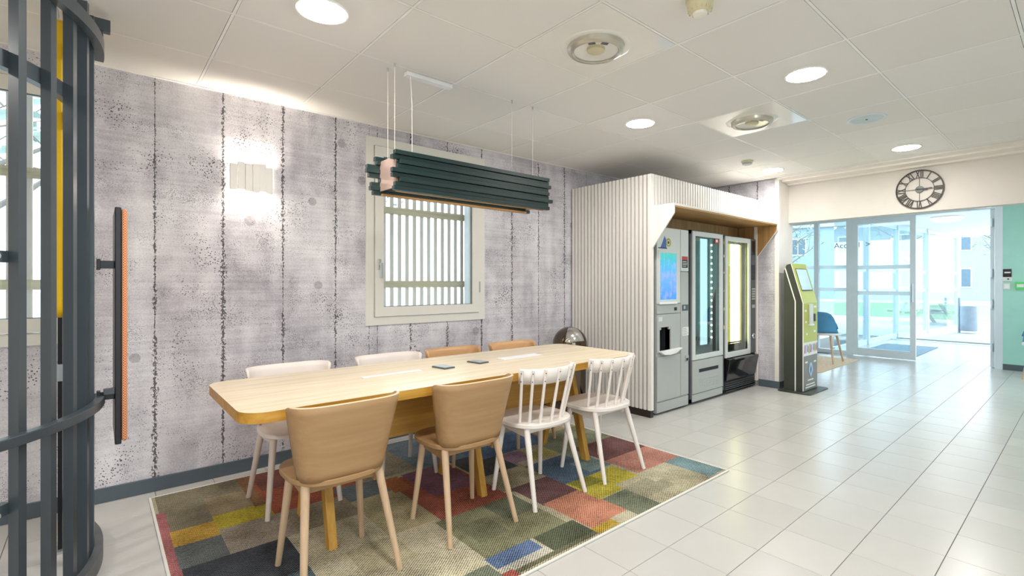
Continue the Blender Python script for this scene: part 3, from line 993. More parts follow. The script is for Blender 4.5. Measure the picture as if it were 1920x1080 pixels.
# ------------------------------------------------------------------ table
TZ = .745
tb = thing('long_table', 'long light oak table with rounded corners standing on the rug', 'table', (0, 0, 0))
top = MB().prism(rrect(.42, 2.97, 2.185, 3.025, .10, 8), TZ - .002, TZ, 'Z').build('table_top', 'oak', tb)
MB().prism(rrect(.42, 2.97, 2.185, 3.025, .10, 8), TZ - .046, TZ - .002, 'Z').build('edge_band', 'oakedge', tb, smooth=True)
box('centre_beam', 'oakunder', tb, .74, 2.68, 2.565, 2.645, .405, TZ - .046, .003)
for x in (.83, 1.70, 2.595):
    for s in (-1, 1):
        a = (x, 2.605 + s * .225, RZ)
        b = (x, 2.605 + s * .052, TZ - .05)
        MB().beam(a, b, .040, .052).build('leg', 'oakleg', tb, bevel=.002)
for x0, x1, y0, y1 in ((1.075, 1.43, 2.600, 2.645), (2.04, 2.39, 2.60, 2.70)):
    fl = MB().box(x0, x1, y0, y1, TZ + .0002, TZ + .0025).build('table_strip', 'canopy', tb, bevel=.001)  # thin white strip lying on the table top
for x, y, lab in ((1.578, 2.615, 'small flat grey power socket in the table top nearer the camera'), (1.85, 2.64, 'small flat grey power socket in the table top farther along')):
    t = thing('power_socket', lab, 'socket', (x, y, TZ), R(8), 'power sockets in the table')
    box('housing', 'mdark', t, -.04, .04, -.062, .062, .0002, .008, .002)
    box('lid', 'alu', t, -.034, .034, -.056, .056, .008, .0105, .001)


# ------------------------------------------------------------------ chairs
def seat_poly(hw, y0, y1, n=40, e=2.8):
    cy, hy = (y0 + y1) / 2, (y1 - y0) / 2
    out = []
    for i in range(n):
        a = 2 * pi * i / n
        s, c = sin(a), cos(a)
        w = hw * (1 - .05 * (-s))
        out.append((w * math.copysign(abs(c) ** (2 / e), c), cy + hy * math.copysign(abs(s) ** (2 / e), s)))
    return out


def chair_legs(t, mat, bmat):
    for sx in (-1, 1):
        for (fx, fy), (tx, ty) in (((.20, -.25), (.155, -.125)), ((.19, .14), (.15, .095))):
            MB().rod((sx * tx, ty, .436), (sx * fx, fy, RZ), .0185, .0125, 16).build('leg', mat, t, smooth=True)
        MB().prism([(-.13, .432), (.11, .432), (.10, .395), (-.12, .375)], sx * .148 - .009, sx * .148 + .009, 'X').build('seat_bracket', bmat, t, bevel=.002)
    MB().box(-.14, .14, -.115, -.098, .392, .432).build('seat_bracket', bmat, t, bevel=.002)


def shell_chair(label, group, matb, mats, matl):
    t = thing('shell_chair', label, 'chair', (0, 0, 0), 0, group)
    MB().prism(seat_poly(.203, -.202, .205), .434, .457, 'Z').build('seat', mats, t, smooth=True, bevel=.004)
    vs, fs = [], []
    nu, nv = 40, 10
    e = .55
    for j in range(nv + 1):
        v = j / nv
        w = .172 + .056 * v ** .9
        yc = -.186 - .064 * v ** 1.15
        dep = .108 + .03 * v
        for i in range(nu + 1):
            a = R(-88 + 176 * i / nu)
            s, c = sin(a), cos(a)
            x = w * math.copysign(abs(s) ** e, s)
            y = yc + dep * (1 - abs(c) ** e)
            u = abs(i / nu * 2 - 1)
            drop = .012 * max(0, (u - .9) / .1) ** 2
            z = .452 + (.772 - drop - .452) * v
            vs.append((x, y, z))
    for j in range(nv):
        for i in range(nu):
            k = j * (nu + 1) + i
            fs.append((k, k + 1, k + nu + 2, k + nu + 1))
    b = MB().add(vs, fs).build('back_shell', matb, t, smooth=True)
    so = b.modifiers.new('thick', 'SOLIDIFY')
    so.thickness = .012
    so.offset = 0
    b.data.materials.append(MAT['rim' if matb == 'shell' else matb])
    so.material_offset_rim = 1
    chair_legs(t, matl, mats)
    return t


def spindle_chair(label, group):
    t = thing('spindle_chair', label, 'chair', (0, 0, 0), 0, group)
    MB().prism(seat_poly(.216, -.205, .205), .433, .458, 'Z').build('seat', 'chairw', t, smooth=True, bevel=.004)
    n = 7
    def pt(a, w, yc, dep):
        return (w * math.copysign(abs(sin(a)) ** .85, sin(a)), yc + dep * (1 - abs(cos(a)) ** .9))
    for i in range(n):
        a = R(-68 + 136 * i / (n - 1))
        x0, y0 = pt(a, .178, -.165, .15)
        x1, y1 = pt(a, .222, -.238, .15)
        sp = MB().rod((x0, y0, .452), (x1, y1, .772), .0095, .0082, 12).build('spindle', 'chairw', t, smooth=True)
        nx, ny_ = sin(a), -cos(a)
        for z in (.705, .752):
            f = (z - .452) / .32
            px, py = x0 + (x1 - x0) * f, y0 + (y1 - y0) * f
            MB().rod((px + nx * .0075, py + ny_ * .0075, z), (px + nx * .0098, py + ny_ * .0098, z), .0032, n=8).build('screw', 'screw', sp)
    vs, fs = [], []
    nu = 32
    for j, (z, f) in enumerate(((.688, .74), (.775, 1.01))):
        for i in range(nu + 1):
            a = R(-75 + 150 * i / nu)
            w, yc = .178 + .044 * f, -.165 - .073 * f
            x, y = pt(a, w - .010, yc + .013, .15)
            vs.append((x, y, z))
    fs = [(i, i + 1, nu + 2 + i, nu + 1 + i) for i in range(nu)]
    b = MB().add(vs, fs).build('top_rail', 'chairw', t, smooth=True)
    so = b.modifiers.new('thick', 'SOLIDIFY')
    so.thickness = .013
    so.offset = 0
    chair_legs(t, 'chairw', 'chairw')
    return t


def put(o, x, y, rz, label=None, group=None):
    o.location = (x, y, 0)
    o.rotation_euler = (0, 0, rz)
    tag(o, label, None, group)
    return o


ca = shell_chair('beige plywood shell chair nearest the camera, at the near end of the table', 'beige shell chairs', 'shell', 'shell', 'shelleg')
put(ca, .79, 2.25, 0)
put(copy_tree(ca), 1.445, 2.25, 0, 'beige plywood shell chair between the nearest chair and the white spindle chairs')
cb = shell_chair('tan plywood shell chair across the table beside the white ones', 'tan shell chairs at the wall side', 'tan', 'tan', 'shelleg')
put(cb, 2.0, 3.01, pi)
put(copy_tree(cb), 2.57, 3.01, pi, 'tan plywood shell chair across the table at its far end by the chrome bin')
cw = shell_chair('white shell chair across the table at its near end', 'white shell chairs at the wall side', 'shellw', 'shellw', 'legw')
put(cw, .86, 3.01, pi)
put(copy_tree(cw), 1.49, 3.01, pi, 'white shell chair across the table, second from its near end')
cs_ = spindle_chair('white spindle-back chair next to the beige shell chair', 'white spindle chairs')
put(cs_, 1.99, 2.262, 0)
put(copy_tree(cs_), 2.56, 2.252, 0, 'white spindle-back chair at the far end of the table, closest to the slatted surround')

# ------------------------------------------------------------------ chrome dome bin
bn = thing('dome_bin', 'shiny smoked-chrome dome bin between the table end and the slatted surround', 'bin', (3.50, 3.42, 0))
MB().lathe([(0, 0), (.15, 0), (.155, .02), (.165, .64)], n=40).build('body', 'bronze', bn, smooth=True)
MB().lathe([(.168, .63), (.172, .645), (.170, .66)] + [(.170 * cos(R(a)), .66 + .170 * sin(R(a))) for a in range(6, 91, 6)], n=48).build('dome', 'bronze', bn, smooth=True)
fl = MB()
vs, fs = [], []
for i in range(9):
    for j in range(9):
        az, el = R(-150 + 70 * i / 8), R(14 + 58 * j / 8)
        vs.append((.173 * cos(el) * cos(az), .173 * cos(el) * sin(az), .66 + .173 * sin(el)))
fs = [(i * 9 + j, i * 9 + 9 + j, i * 9 + 10 + j, i * 9 + 1 + j) for i in range(8) for j in range(8)]
fl.add(vs, fs).build('flap', 'chrome', bn, smooth=True)

# ------------------------------------------------------------------ slatted surround of the vending machines
SX0, SX1, SYF, SZT = 3.88, 6.085, 2.725, 2.28
su = thing('slatted_surround', 'tall white slatted surround housing the vending machines', 'surround', (0, 0, 0))
box('side_board', 'slatback', su, SX0, SX0 + .02, SYF + .01, WY - .002, .07, SZT - .004)
box('plinth', 'plinth', su, SX0 - .012, SX0 + .03, SYF + .005, WY - .014, 0, .07)
me = MB().box(-.021, 0, -.0145, .0145, .07, SZT).mesh('slat', 'slat')
ns = 22
for i in range(ns):
    inst('slat', me, su, (SX0, SYF + .018 + i * (WY - .02 - SYF - .036) / (ns - 1), 0))
box('front_board', 'slatback', su, SX0, SX1, SYF + .012, SYF + .03, 1.97, SZT - .004)
me = MB().box(-.0145, .0145, -.009, .012, 1.975, SZT).mesh('slat', 'slat')
nf = 47
for i in range(nf):
    inst('slat', me, su, (SX0 + .016 + i * (SX1 - SX0 - .032) / (nf - 1), SYF, 0))
box('corner_post', 'slat', su, SX0 - .018, SX0 + .022, SYF - .006, SYF + .015, .07, SZT)
box('corner_post', 'slat', su, SX1 - .035, SX1 - .0, SYF - .006, SYF + .03, .07, 1.97)
box('top_board', 'slat', su, SX0, SX1, SYF + .03, WY - .002, SZT - .03, SZT - .006)
box('far_side_board', 'slatback', su, SX1 - .02, SX1, SYF + .03, WY - .004, 0, SZT - .03)
# hood
box('hood_top', 'slat', su, SX0 - .002, SX1 - .004, 2.485, SYF - .006, 1.962, 1.982)
box('hood_soffit', 'hoodx', su, SX0 + .02, SX1 - .026, 2.487, 2.98, 1.948, 1.962)
box('hood_fascia', 'hood', su, SX0 + .02, SX1 - .026, 2.965, 2.98, 1.74, 1.948)
cheek = [(2.485, 1.962), (2.485, 1.892), (SYF - .006, 1.585), (SYF - .006, 1.962)]
for x, s in ((SX0 - .002, 1), (SX1 - .004, -1)):
    MB().prism(cheek, min(x, x + s * .014), max(x, x + s * .014), 'X').build('hood_cheek', 'slat', su)
    MB().prism([(2.489, 1.948), (2.489, 1.894), (SYF - .0065, 1.590), (2.95, 1.59), (2.95, 1.948)], min(x + s * .014, x + s * .020), max(x + s * .014, x + s * .020), 'X').build('cheek_lining', 'hood', su)

# ------------------------------------------------------------------ vending machines
MY = 2.745      # their front plane
def mbox(name, mat, p, x0, x1, z0, z1, d0, d1=0.0, bevel=0):
    """a front piece: d0/d1 = how far it stands in front of (positive) the machine front"""
    return MB().box(x0, x1, MY - max(d0, d1), MY - min(d0, d1), z0, z1).build(name, mat, p, bevel=bevel)


cf = thing('coffee_machine', 'grey coffee machine with tall blue touch screen under the hood', 'vending machine', (0, 0, 0))
m = MB()
for r in rects_minus(3.975, 4.53, .02, 1.80, [(4.02, 4.205, .605, .835)]):
    m.box(r[0], r[1], MY + .0, MY + .05, r[2], r[3])
m.build('front_body', 'mgrey', cf)
box('cabinet', 'mdark', cf, 3.975, 4.53, MY + .16, MY + .72, .02, 1.80)
m = MB()
for r in ((3.975, 4.0, .02, 1.80), (4.505, 4.53, .02, 1.80)):
    m.box(r[0], r[1], MY + .05, MY + .16, r[2], r[3])
m.box(3.975, 4.53, MY + .05, MY + .16, 1.77, 1.80).build('side_wall', 'mdark', cf)
box('foot', 'black', cf, 3.99, 4.51, MY + .03, MY + .6, 0, .02)
mbox('upper_panel', 'mlight', cf, 3.978, 4.376, 1.06, 1.797, .012, 0, .003)
mbox('upper_column', 'mlight', cf, 4.386, 4.527, 1.38, 1.797, .012, 0, .003)
mbox('lower_column', 'mgrey', cf, 4.386, 4.527, .13, 1.374, .012, 0, .003)
mbox('middle_panel', 'mgrey', cf, 3.978, 4.376, .965, 1.052, .012, 0, .003)
mm = MB()
for r in rects_minus(3.978, 4.376, .595, .958, [(4.02, 4.205, .605, .835)]):
    mm.box(r[0], r[1], MY - .012, MY, r[2], r[3])
mm.build('bay_panel', 'mgrey', cf)
mbox('lower_door', 'mgrey', cf, 3.978, 4.376, .13, .556, .014, 0, .003)
mbox('kick_panel', 'mgrey', cf, 3.978, 4.527, .022, .118, .010, 0, .003)
sf = MB()
for r in rects_minus(3.998, 4.335, 1.07, 1.575, [(4.022, 4.30, 1.10, 1.552)]):
    sf.box(r[0], r[1], MY - .018, MY - .012, r[2], r[3])
sf.build('screen_frame', 'mlight', cf, bevel=.002)
mbox('touch_screen', 'screen', cf, 4.022, 4.30, 1.10, 1.552, .014, .012)
mbox('screen_lip', 'canopy', cf, 4.005, 4.30, 1.055, 1.075, .03, .012, .004)
nm = MB().box(4.02, 4.205, MY + .12, MY + .125, .60, .84).box(4.015, 4.02, MY, MY + .125, .60, .84).box(4.205, 4.21, MY, MY + .125, .60, .84).box(4.02, 4.205, MY, MY + .125, .60, .605).box(4.02, 4.205, MY, MY + .125, .835, .84)
nm.build('cup_bay', 'niche', cf)
mbox('bay_arch', 'mgrey', cf, 4.02, 4.05, .81, .835, .012, -.01, .006)
mbox('bay_arch', 'mgrey', cf, 4.175, 4.205, .81, .835, .012, -.01, .006)
MB().prism([(4.0, .60), (4.05, .575), (4.15, .566), (4.25, .575), (4.35, .612), (4.36, .620), (4.0, .612)], MY - .05, MY - .012, 'Y').build('cup_shelf', 'canopy', cf, bevel=.004)
mbox('card_reader', 'mdark', cf, 4.405, 4.515, .982, 1.043, .016, .012, .002)
mbox('card_slot', 'alu', cf, 4.43, 4.46, 1.0, 1.03, .018, .016)
mbox('sensor_eye', 'black', cf, 4.265, 4.31, .99, 1.022, .016, .012, .004)
mbox('notice', 'offw', cf, 4.412, 4.525, .73, .815, .014, .012)
for z in (.80, .785, .77, .755, .742):
    mbox('notice_line', 'taupe', cf, 4.42, 4.515 - random.random() * .03, z - .003, z + .001, .0146, .014)
mbox('coin_return', 'alu', cf, 4.462, 4.522, .468, .528, .02, .012, .004)
mbox('coin_cup', 'black', cf, 4.472, 4.512, .474, .50, .0205, .02)
mbox('sticker', 'black', cf, 4.405, 4.51, 1.415, 1.53, .0135, .012)
mbox('sticker_head', 'redp', cf, 4.405, 4.51, 1.495, 1.53, .014, .0135)
for z in (1.478, 1.462, 1.447, 1.43):
    mbox('sticker_line', 'offw', cf, 4.415, 4.47 + random.random() * .03, z - .0025, z + .0025, .014, .0135)
mbox('small_label', 'mlight', cf, 4.0, 4.06, .895, .935, .014, .012)
# emblem above the screen: blue slanted shape and ringed disc
MB().prism([(4.03, 1.60), (4.13, 1.60), (4.125, 1.68), (4.10, 1.715), (4.07, 1.66)], MY - .0135, MY - .012, 'Y').build('emblem_shape', 'blue', cf)
MB().box(3.995, 4.14, MY - .0138, MY - .0125, 1.592, 1.602).build('emblem_bar', 'black', cf)
Mr = Matrix.Translation((4.165, MY - .0125, 1.655)) @ Matrix.Rotation(pi / 2, 4, 'X')
MB().lathe([(.024, 0), (.042, 0), (.042, .0015), (.024, .0015)], n=28, M=Mr).build('emblem_ring', 'yg', cf)
MB().lathe([(0, 0), (.014, 0), (.014, .0015), (0, .0015)], n=20, M=Mr).build('emblem_dot', 'black', cf)


def snack_machine(name, label, x0, x1, z1, gx0, gx1, gz0, gz1):
    t = thing(name, label, 'vending machine', (0, 0, 0), 0, 'glass-fronted vending machines')
    m = MB()
    m.box(x0, x0 + .03, MY, MY + .75, .02, z1).box(x1 - .03, x1, MY, MY + .75, .02, z1).box(x0, x1, MY + .0, MY + .75, z1 - .04, z1).box(x0, x1, MY, MY + .75, .02, .06)
    m.build('cabinet', 'mdark', t)
    box('foot', 'black', t, x0 + .02, x1 - .02, MY + .04, MY + .6, 0, .02)
    return t


m2 = snack_machine('drinks_machine', 'grey glass-fronted vending machine with cool teal light, in the middle', 4.575, 5.24, 1.81, 0, 0, 0, 0)
def mframe(p, mat, x0, x1, z0, z1, wl, wr_, wb, wt, d=.02):
    f = MB()
    for r in rects_minus(x0, x1, z0, z1, [(x0 + wl, x1 - wr_, z0 + wb, z1 - wt)]):
        f.box(r[0], r[1], MY - d, MY, r[2], r[3])
    return f.build('door_frame', mat, p, bevel=.004)


mframe(m2, 'mlight', 4.60, 5.225, .462, 1.80, .05, .06, .05, .05)
mbox('glass', 'glass', m2, 4.648, 5.167, .51, 1.752, -.004, -.008)
box('interior', 'vint', m2, 4.606, 5.21, MY + .60, MY + .61, .46, 1.77)
box('lower_body', 'mgrey', m2, 4.606, 5.21, MY, MY + .6, .06, .46)
mbox('lower_panel', 'mgrey', m2, 4.60, 5.225, .112, .452, .018, 0, .004)
mbox('kick_panel', 'mgrey', m2, 4.60, 5.225, .03, .105, .014, 0, .004)
mbox('delivery_slot', 'black', m2, 4.72, 5.12, .325, .36, .020, .018)
for iz in range(4):
    for ix in range(12):
        mbox('vent_hole', 'alu', m2, 4.73 + ix * .034, 4.742 + ix * .034, .16 + iz * .026, .172 + iz * .026, .0195, .018)
mbox('red_label', 'redp', m2, 5.085, 5.165, 1.695, 1.75, -.001, -.003)
mbox('label_mark', 'offw', m2, 5.105, 5.145, 1.71, 1.74, .0, -.001)
box('light_column', 'vcold', m2, 4.965, 5.10, MY + .10, MY + .11, .58, 1.75)
box('led_strip', 'mgrey', m2, 5.083, 5.113, MY + .05, MY + .06, .58, 1.75)
for i in range(16):
    z = 1.68 - i * .068
    MB().box(5.091, 5.107, MY + .042, MY + .05, z - .009, z + .009).build('led', 'led', m2, bevel=.004)
for z in (.62, .85, 1.08, 1.31, 1.54):
    sh = box('shelf', 'alu', m2, 4.61, 5.02, MY + .2, MY + .59, z, z + .012)

m3 = snack_machine('snack_machine', 'glass-fronted vending machine glowing yellow with black lower tray', 5.25, 6.045, 1.80, 0, 0, 0, 0)
mframe(m3, 'mlight', 5.285, 5.895, .415, 1.79, .05, .05, .06, .05)
mbox('glass', 'glass', m3, 5.333, 5.847, .47, 1.742, -.004, -.008)
box('interior', 'vinty', m3, 5.285, 5.9, MY + .60, MY + .61, .42, 1.76)
box('light_tube', 'vtube', m3, 5.585, 5.80, MY + .07, MY + .08, .57, 1.72)
box('side_glow', 'vglow', m3, 5.49, 5.583, MY + .075, MY + .082, .57, 1.72)
box('side_glow', 'vglow', m3, 5.802, 5.855, MY + .075, MY + .082, .57, 1.72)
box('tray_edge', 'mblack', m3, 5.29, 5.89, MY + .02, MY + .04, .475, .56)
mbox('side_column', 'mdark', m3, 5.90, 6.035, .42, 1.79, .016, 0, .003)
mbox('display', 'mblack', m3, 5.925, 6.02, 1.60, 1.77, .018, .016, .002)
mbox('display', 'mblack', m3, 5.925, 6.02, 1.30, 1.48, .018, .016, .002)
for iz in range(5):
    for ix in range(3):
        mbox('key', 'mgrey', m3, 5.935 + ix * .028, 5.955 + ix * .028, 1.06 + iz * .03, 1.08 + iz * .03, .021, .016)
mbox('coin_slot', 'alu', m3, 5.935, 6.01, .96, 1.0, .02, .016, .002)
MB().lathe([(.028, 0), (.034, .004), (.030, .012), (.018, .012)], n=24, M=Matrix.Translation((5.97, MY - .016, .62)) @ Matrix.Rotation(pi / 2, 4, 'X')).build('lock_ring', 'chrome', m3, smooth=True)
box('lower_body', 'mblack', m3, 5.285, 6.015, MY + .02, MY + .6, .06, .42)
MB().prism([(MY - .06, .40), (MY - .06, .37), (MY - .02, .16), (MY + .02, .16), (MY + .02, .41)], 5.30, 6.02, 'X').build('delivery_flap', 'mblack', m3, bevel=.006)
mbox('flap_handle', 'mdark', m3, 5.40, 5.86, .395, .41, .075, .04, .004)
mbox('grille_back', 'black', m3, 5.29, 6.03, .02, .15, .0, -.02)
for i in range(5):
    mbox('grille_bar', 'mdark', m3, 5.30, 6.02, .030 + i * .024, .036 + i * .024, .012, 0)
for z in (.72, .94, 1.16, 1.38, 1.58):
    box('shelf', 'cable', m3, 5.29, 5.89, MY + .12, MY + .59, z, z + .014)
# goods on the shelves
random.seed(3)
cans = [('#2f5d6d', 'bottle_teal'), ('#d8a13a', 'bottle_amber'), ('#b5443f', 'bottle_red'), ('#dfe6e4', 'bottle_white'), ('#4f7d45', 'bottle_green')]
for c, nme in cans:
    MAT[nme] = plain(nme, c, .2, vary=.08)
bottle = {}
for c, nme in cans:
    bottle[nme] = (MB().lathe([(0, 0), (.026, 0), (.028, .01), (.028, .11), (.012, .15), (.011, .165), (0, .165)], n=14).mesh('bottle_body', nme, True),
                   MB().lathe([(.0125, .155), (.0125, .175), (0, .175)], n=12).mesh('cap', 'offw', True))
row = ['lowest', 'second lowest', 'middle', 'second highest', 'topmost']
col_w = ['left-hand', 'second from left', 'third from left']
for si, z in enumerate((.62, .85, 1.08, 1.31, 1.54)):
    for k in range(3):
        nme = cans[(si + k * 2) % 5][1]
        b = thing('drink_bottle', '%s %s drink bottle on the %s shelf of the teal-lit machine' % (col_w[k], nme.split('_')[1], row[si]), 'bottle', (4.68 + k * .075, MY + .24, z + .012), 0, 'bottles in the teal-lit machine')
        inst('bottle_body', bottle[nme][0], b, (0, 0, 0))
        inst('cap', bottle[nme][1], b, (0, 0, 0))
packs = [('#d9b23c', 'yellow'), ('#c8702f', 'orange'), ('#7f9a3a', 'green'), ('#e9e3c2', 'cream')]
for c, nme in packs:
    MAT['pack_' + nme] = plain('pack_' + nme, c, .3, vary=.1)
pk = {nme: MB().add([(-.05, -.005, 0), (.05, -.005, 0), (.05, .005, 0), (-.05, .005, 0), (-.048, -.028, .07), (.048, -.028, .07), (.048, .028, .07), (-.048, .028, .07), (-.05, -.003, .15), (.05, -.003, .15), (.05, .003, .15), (-.05, .003, .15)],
                     [(0, 1, 5, 4), (1, 2, 6, 5), (2, 3, 7, 6), (3, 0, 4, 7), (4, 5, 9, 8), (5, 6, 10, 9), (6, 7, 11, 10), (7, 4, 8, 11), (8, 9, 10, 11), (3, 2, 1, 0)]).mesh('snack_bag', 'pack_' + nme) for c, nme in packs}
for si, z in enumerate((.72, .94, 1.16, 1.38, 1.58)):
    for k in range(2):
        nme = packs[(si + k) % 4][1]
        if si == 4 and k == 1:
            pass
        b = inst('snack_bag', pk[nme], None, (5.37 + k * .115, MY + .17, z + .0145))
        tag(b, '%s %s snack bag on the %s shelf of the yellow-lit machine' % (['left-hand', 'right-hand'][k], nme, row[si]), 'snack bag', 'bags in the yellow-lit machine')

# ------------------------------------------------------------------ self-service kiosk
KX0, KX1 = 6.05, 6.48
ki = thing('self_service_kiosk', 'lime green and grey self-service kiosk with slanted screen', 'kiosk', (0, 0, 0))
prof = [(2.405, .012), (2.405, 1.405), (2.375, 1.475), (2.325, 1.487), (2.195, 1.03), (2.195, .012)]
MB().prism(prof, KX0 + .004, KX1 - .004, 'X').build('housing', 'olive', ki)
sp = [(2.285, .013), (2.285, 1.05), (2.395, 1.43), (2.387, 1.445), (2.272, 1.052), (2.272, .013)]
MB().prism(sp, KX0 + .001, KX0 + .004, 'X').build('white_side_stripe', 'offw', ki)
MB().prism([(2.199, .02), (2.199, 1.03), (2.328, 1.486), (2.322, 1.490), (2.190, 1.031), (2.190, .02)], KX0, KX1, 'X').build('front_edge', 'offw', ki)
fm = lambda a, b, z0, z1, d, nm, mt: MB().box(a, b, 2.190 - d, 2.190 - d + .0015, z0, z1).build(nm, mt, ki)
fm(KX0 + .006, KX1 - .006, .47, 1.028, .0015, 'lime_front', 'lime')
fm(KX0 + .006, KX1 - .006, .02, .47, .0015, 'grey_front', 'taupe')
fm(KX0 + .006, KX1 - .006, .42, .575, .0025, 'picture_band', 'offw')
for a in range(9):
    x = KX0 + .02 + a * .046
    MB().prism([(x, .44 + random.random() * .05), (x + .03, .45), (x + .035, .52 + random.random() * .04), (x + .01, .55)], 2.186, 2.1875, 'Y').build('picture_shape', ['pink', 'paleb', 'taupe', 'yg'][a % 4], ki)
# slanted face
sl = math.atan2(2.325 - 2.195, 1.487 - 1.03)
Ms = Matrix.Translation((0, 2.193, 1.031)) @ Matrix.Rotation(-sl, 4, 'X')
LN = math.hypot(.13, .457)
MB().box(KX0 + .006, KX1 - .006, -.006, -.002, 0, LN, Ms).build('lime_face', 'lime', ki)
MB().box(KX0 + .055, KX1 - .045, -.009, -.005, .14, .415, Ms).build('screen_bezel', 'mblack', ki)
MB().box(KX0 + .065, KX1 - .058, -.0105, -.0085, .155, .405, Ms).build('touch_screen', 'kscreen', ki)
MB().box(6.20, 6.29, 2.165, 2.19, .78, 1.015).build('receipt_chute', 'mlight', ki, bevel=.006)
MB().box(6.19, 6.30, 2.158, 2.19, .765, .785).build('chute_lip', 'offw', ki, bevel=.003)
MB().box(6.355, 6.395, 2.172, 2.19, .81, .90).build('card_reader', 'mdark', ki, bevel=.004)
for x, z, w in ((6.09, .93, .05), (6.37, .97, .07), (6.10, .80, .05), (6.36, .68, .06), (6.13, .66, .04)):
    fm(x, x + w, z, z + .022, .0028, 'printed_note', 'offw')
fm(6.10, 6.17, .335, .355, .003, 'printed_note', 'offw')
fm(6.36, 6.43, .325, .345, .003, 'printed_note', 'offw')
MB().prism([(6.265, .16), (6.33, .24), (6.30, .33), (6.23, .33), (6.20, .24)], 2.1855, 2.187, 'Y').build('emblem', 'paleb', ki)
MB().prism([(6.265, .20), (6.29, .25), (6.265, .30), (6.24, .25)], 2.1845, 2.1855, 'Y').build('emblem_core', 'blue', ki)
for z, a, b in ((.125, 6.18, 6.35), (.075, 6.13, 6.39), (.045, 6.11, 6.41)):
    fm(a, b, z, z + .014, .003, 'printed_line', 'offw')
MB().prism(rrect(5.965, 6.56, 2.085, 2.455, .05), .0, .012, 'Z').build('base_plate', 'olive', ki, bevel=.002)

# ------------------------------------------------------------------ wall clock
ck = thing('wall_clock', 'round openwork iron clock with roman numerals above the entrance opening', 'clock', (XE - .012, 1.19, 2.232))
def CM(a=0):
    # local u to the viewer's right (-Y), v up (+Z), rotated clockwise by a
    return Matrix.Rotation(a, 4, 'X') @ Matrix(((0, 0, -1, 0), (-1, 0, 0, 0), (0, 1, 0, 0), (0, 0, 0, 1)))
MB().lathe([(.190, -.004), (.202, -.004), (.202, .006), (.190, .006), (.190, -.004)], n=64, M=CM()).build('outer_ring', 'iron', ck, smooth=True)
MB().lathe([(.118, -.003), (.123, -.003), (.123, .004), (.118, .004), (.118, -.003)], n=64, M=CM()).build('inner_ring', 'iron', ck, smooth=True)
MB().lathe([(0, .010), (.034, .008), (.036, -.006), (0, -.006)], n=32, M=CM()).build('hub', 'hub', ck, smooth=True)
for a in (0, 90, 180, 270):
    MB().box(-.002, .002, .03, .12, -.002, .002, CM(R(a))).build('spoke', 'iron', ck)
def strokes(num):
    out, x = [], 0
    for ch in num:
        if ch == 'I':
            out.append((x, .0, x, 1)); x += .015
        elif ch == 'V':
            out += [(x, 1, x + .012, 0), (x + .024, 1, x + .012, 0)]; x += .036
        else:
            out += [(x, 1, x + .026, 0), (x + .026, 1, x, 0)]; x += .040
    w = max(max(s[0], s[2]) for s in out)
    return [(a - w / 2, b, c - w / 2, d) for a, b, c, d in out]
for i, num in enumerate(('XII', 'I', 'II', 'III', 'IIII', 'V', 'VI', 'VII', 'VIII', 'IX', 'X', 'XI')):
    m = MB()
    for u0, v0, u1, v1 in strokes(num):
        ra, rb = .122 + .070 * v0, .122 + .070 * v1
        w = .0028 if u0 != u1 and u0 > u1 else .0036
        vs = [(u0 - w, ra, -.002), (u0 + w, ra, -.002), (u1 + w, rb, -.002), (u1 - w, rb, -.002)]
        vs += [(p[0], p[1], .003) for p in vs]
        m.add(vs, [(0, 1, 2, 3), (7, 6, 5, 4), (0, 4, 5, 1), (1, 5, 6, 2), (2, 6, 7, 3), (3, 7, 4, 0)], CM(R(30 * i)))
    m.build('numeral', 'iron', ck)
MB().box(-.004, .004, -.03, .105, .010, .013, CM(R(88))).build('minute_hand', 'iron', ck)
MB().box(-.005, .005, -.02, .07, .013, .016, CM(R(96))).build('hour_hand', 'iron', ck)
MB().box(-.006, .006, -.006, .006, -.012, -.002, CM()).build('wall_hook', 'iron', ck)

# ------------------------------------------------------------------ lobby furniture and wall fittings
def felt_chair(label, x, y, rz):
    t = thing('felt_chair', label, 'chair', (x, y, 0), rz, 'blue lounge chairs')
    MB().prism(seat_poly(.23, -.22, .22), .43, .47, 'Z').build('seat', 'offw', t, smooth=True, bevel=.01)
    vs, fs = [], []
    nu, nv = 24, 8
    for j in range(nv + 1):
        v = j / nv
        for i in range(nu + 1):
            u = i / nu * 2 - 1
            a = R(80 * u)
            w = .235 * (1 - .05 * v)
            hgt = .47 + (.80 - .47) * v * (1 - abs(u) ** 4 * .75)
            vs.append((w * sin(a), -.03 - .20 * cos(a) - .05 * v, hgt))
    for j in range(nv):
        for i in range(nu):
            k = j * (nu + 1) + i
            fs.append((k, k + 1, k + nu + 2, k + nu + 1))
    b = MB().add(vs, fs).build('backrest', 'bluefab', t, smooth=True)
    so = b.modifiers.new('thick', 'SOLIDIFY')
    so.thickness = .02
    for sx in (-1, 1):
        for fy, ty in ((-.24, -.14), (.22, .13)):
            MB().rod((sx * .14, ty, .435), (sx * .21, fy, .0), .019, .013, 14).build('leg', 'shelleg', t, smooth=True)
    return t


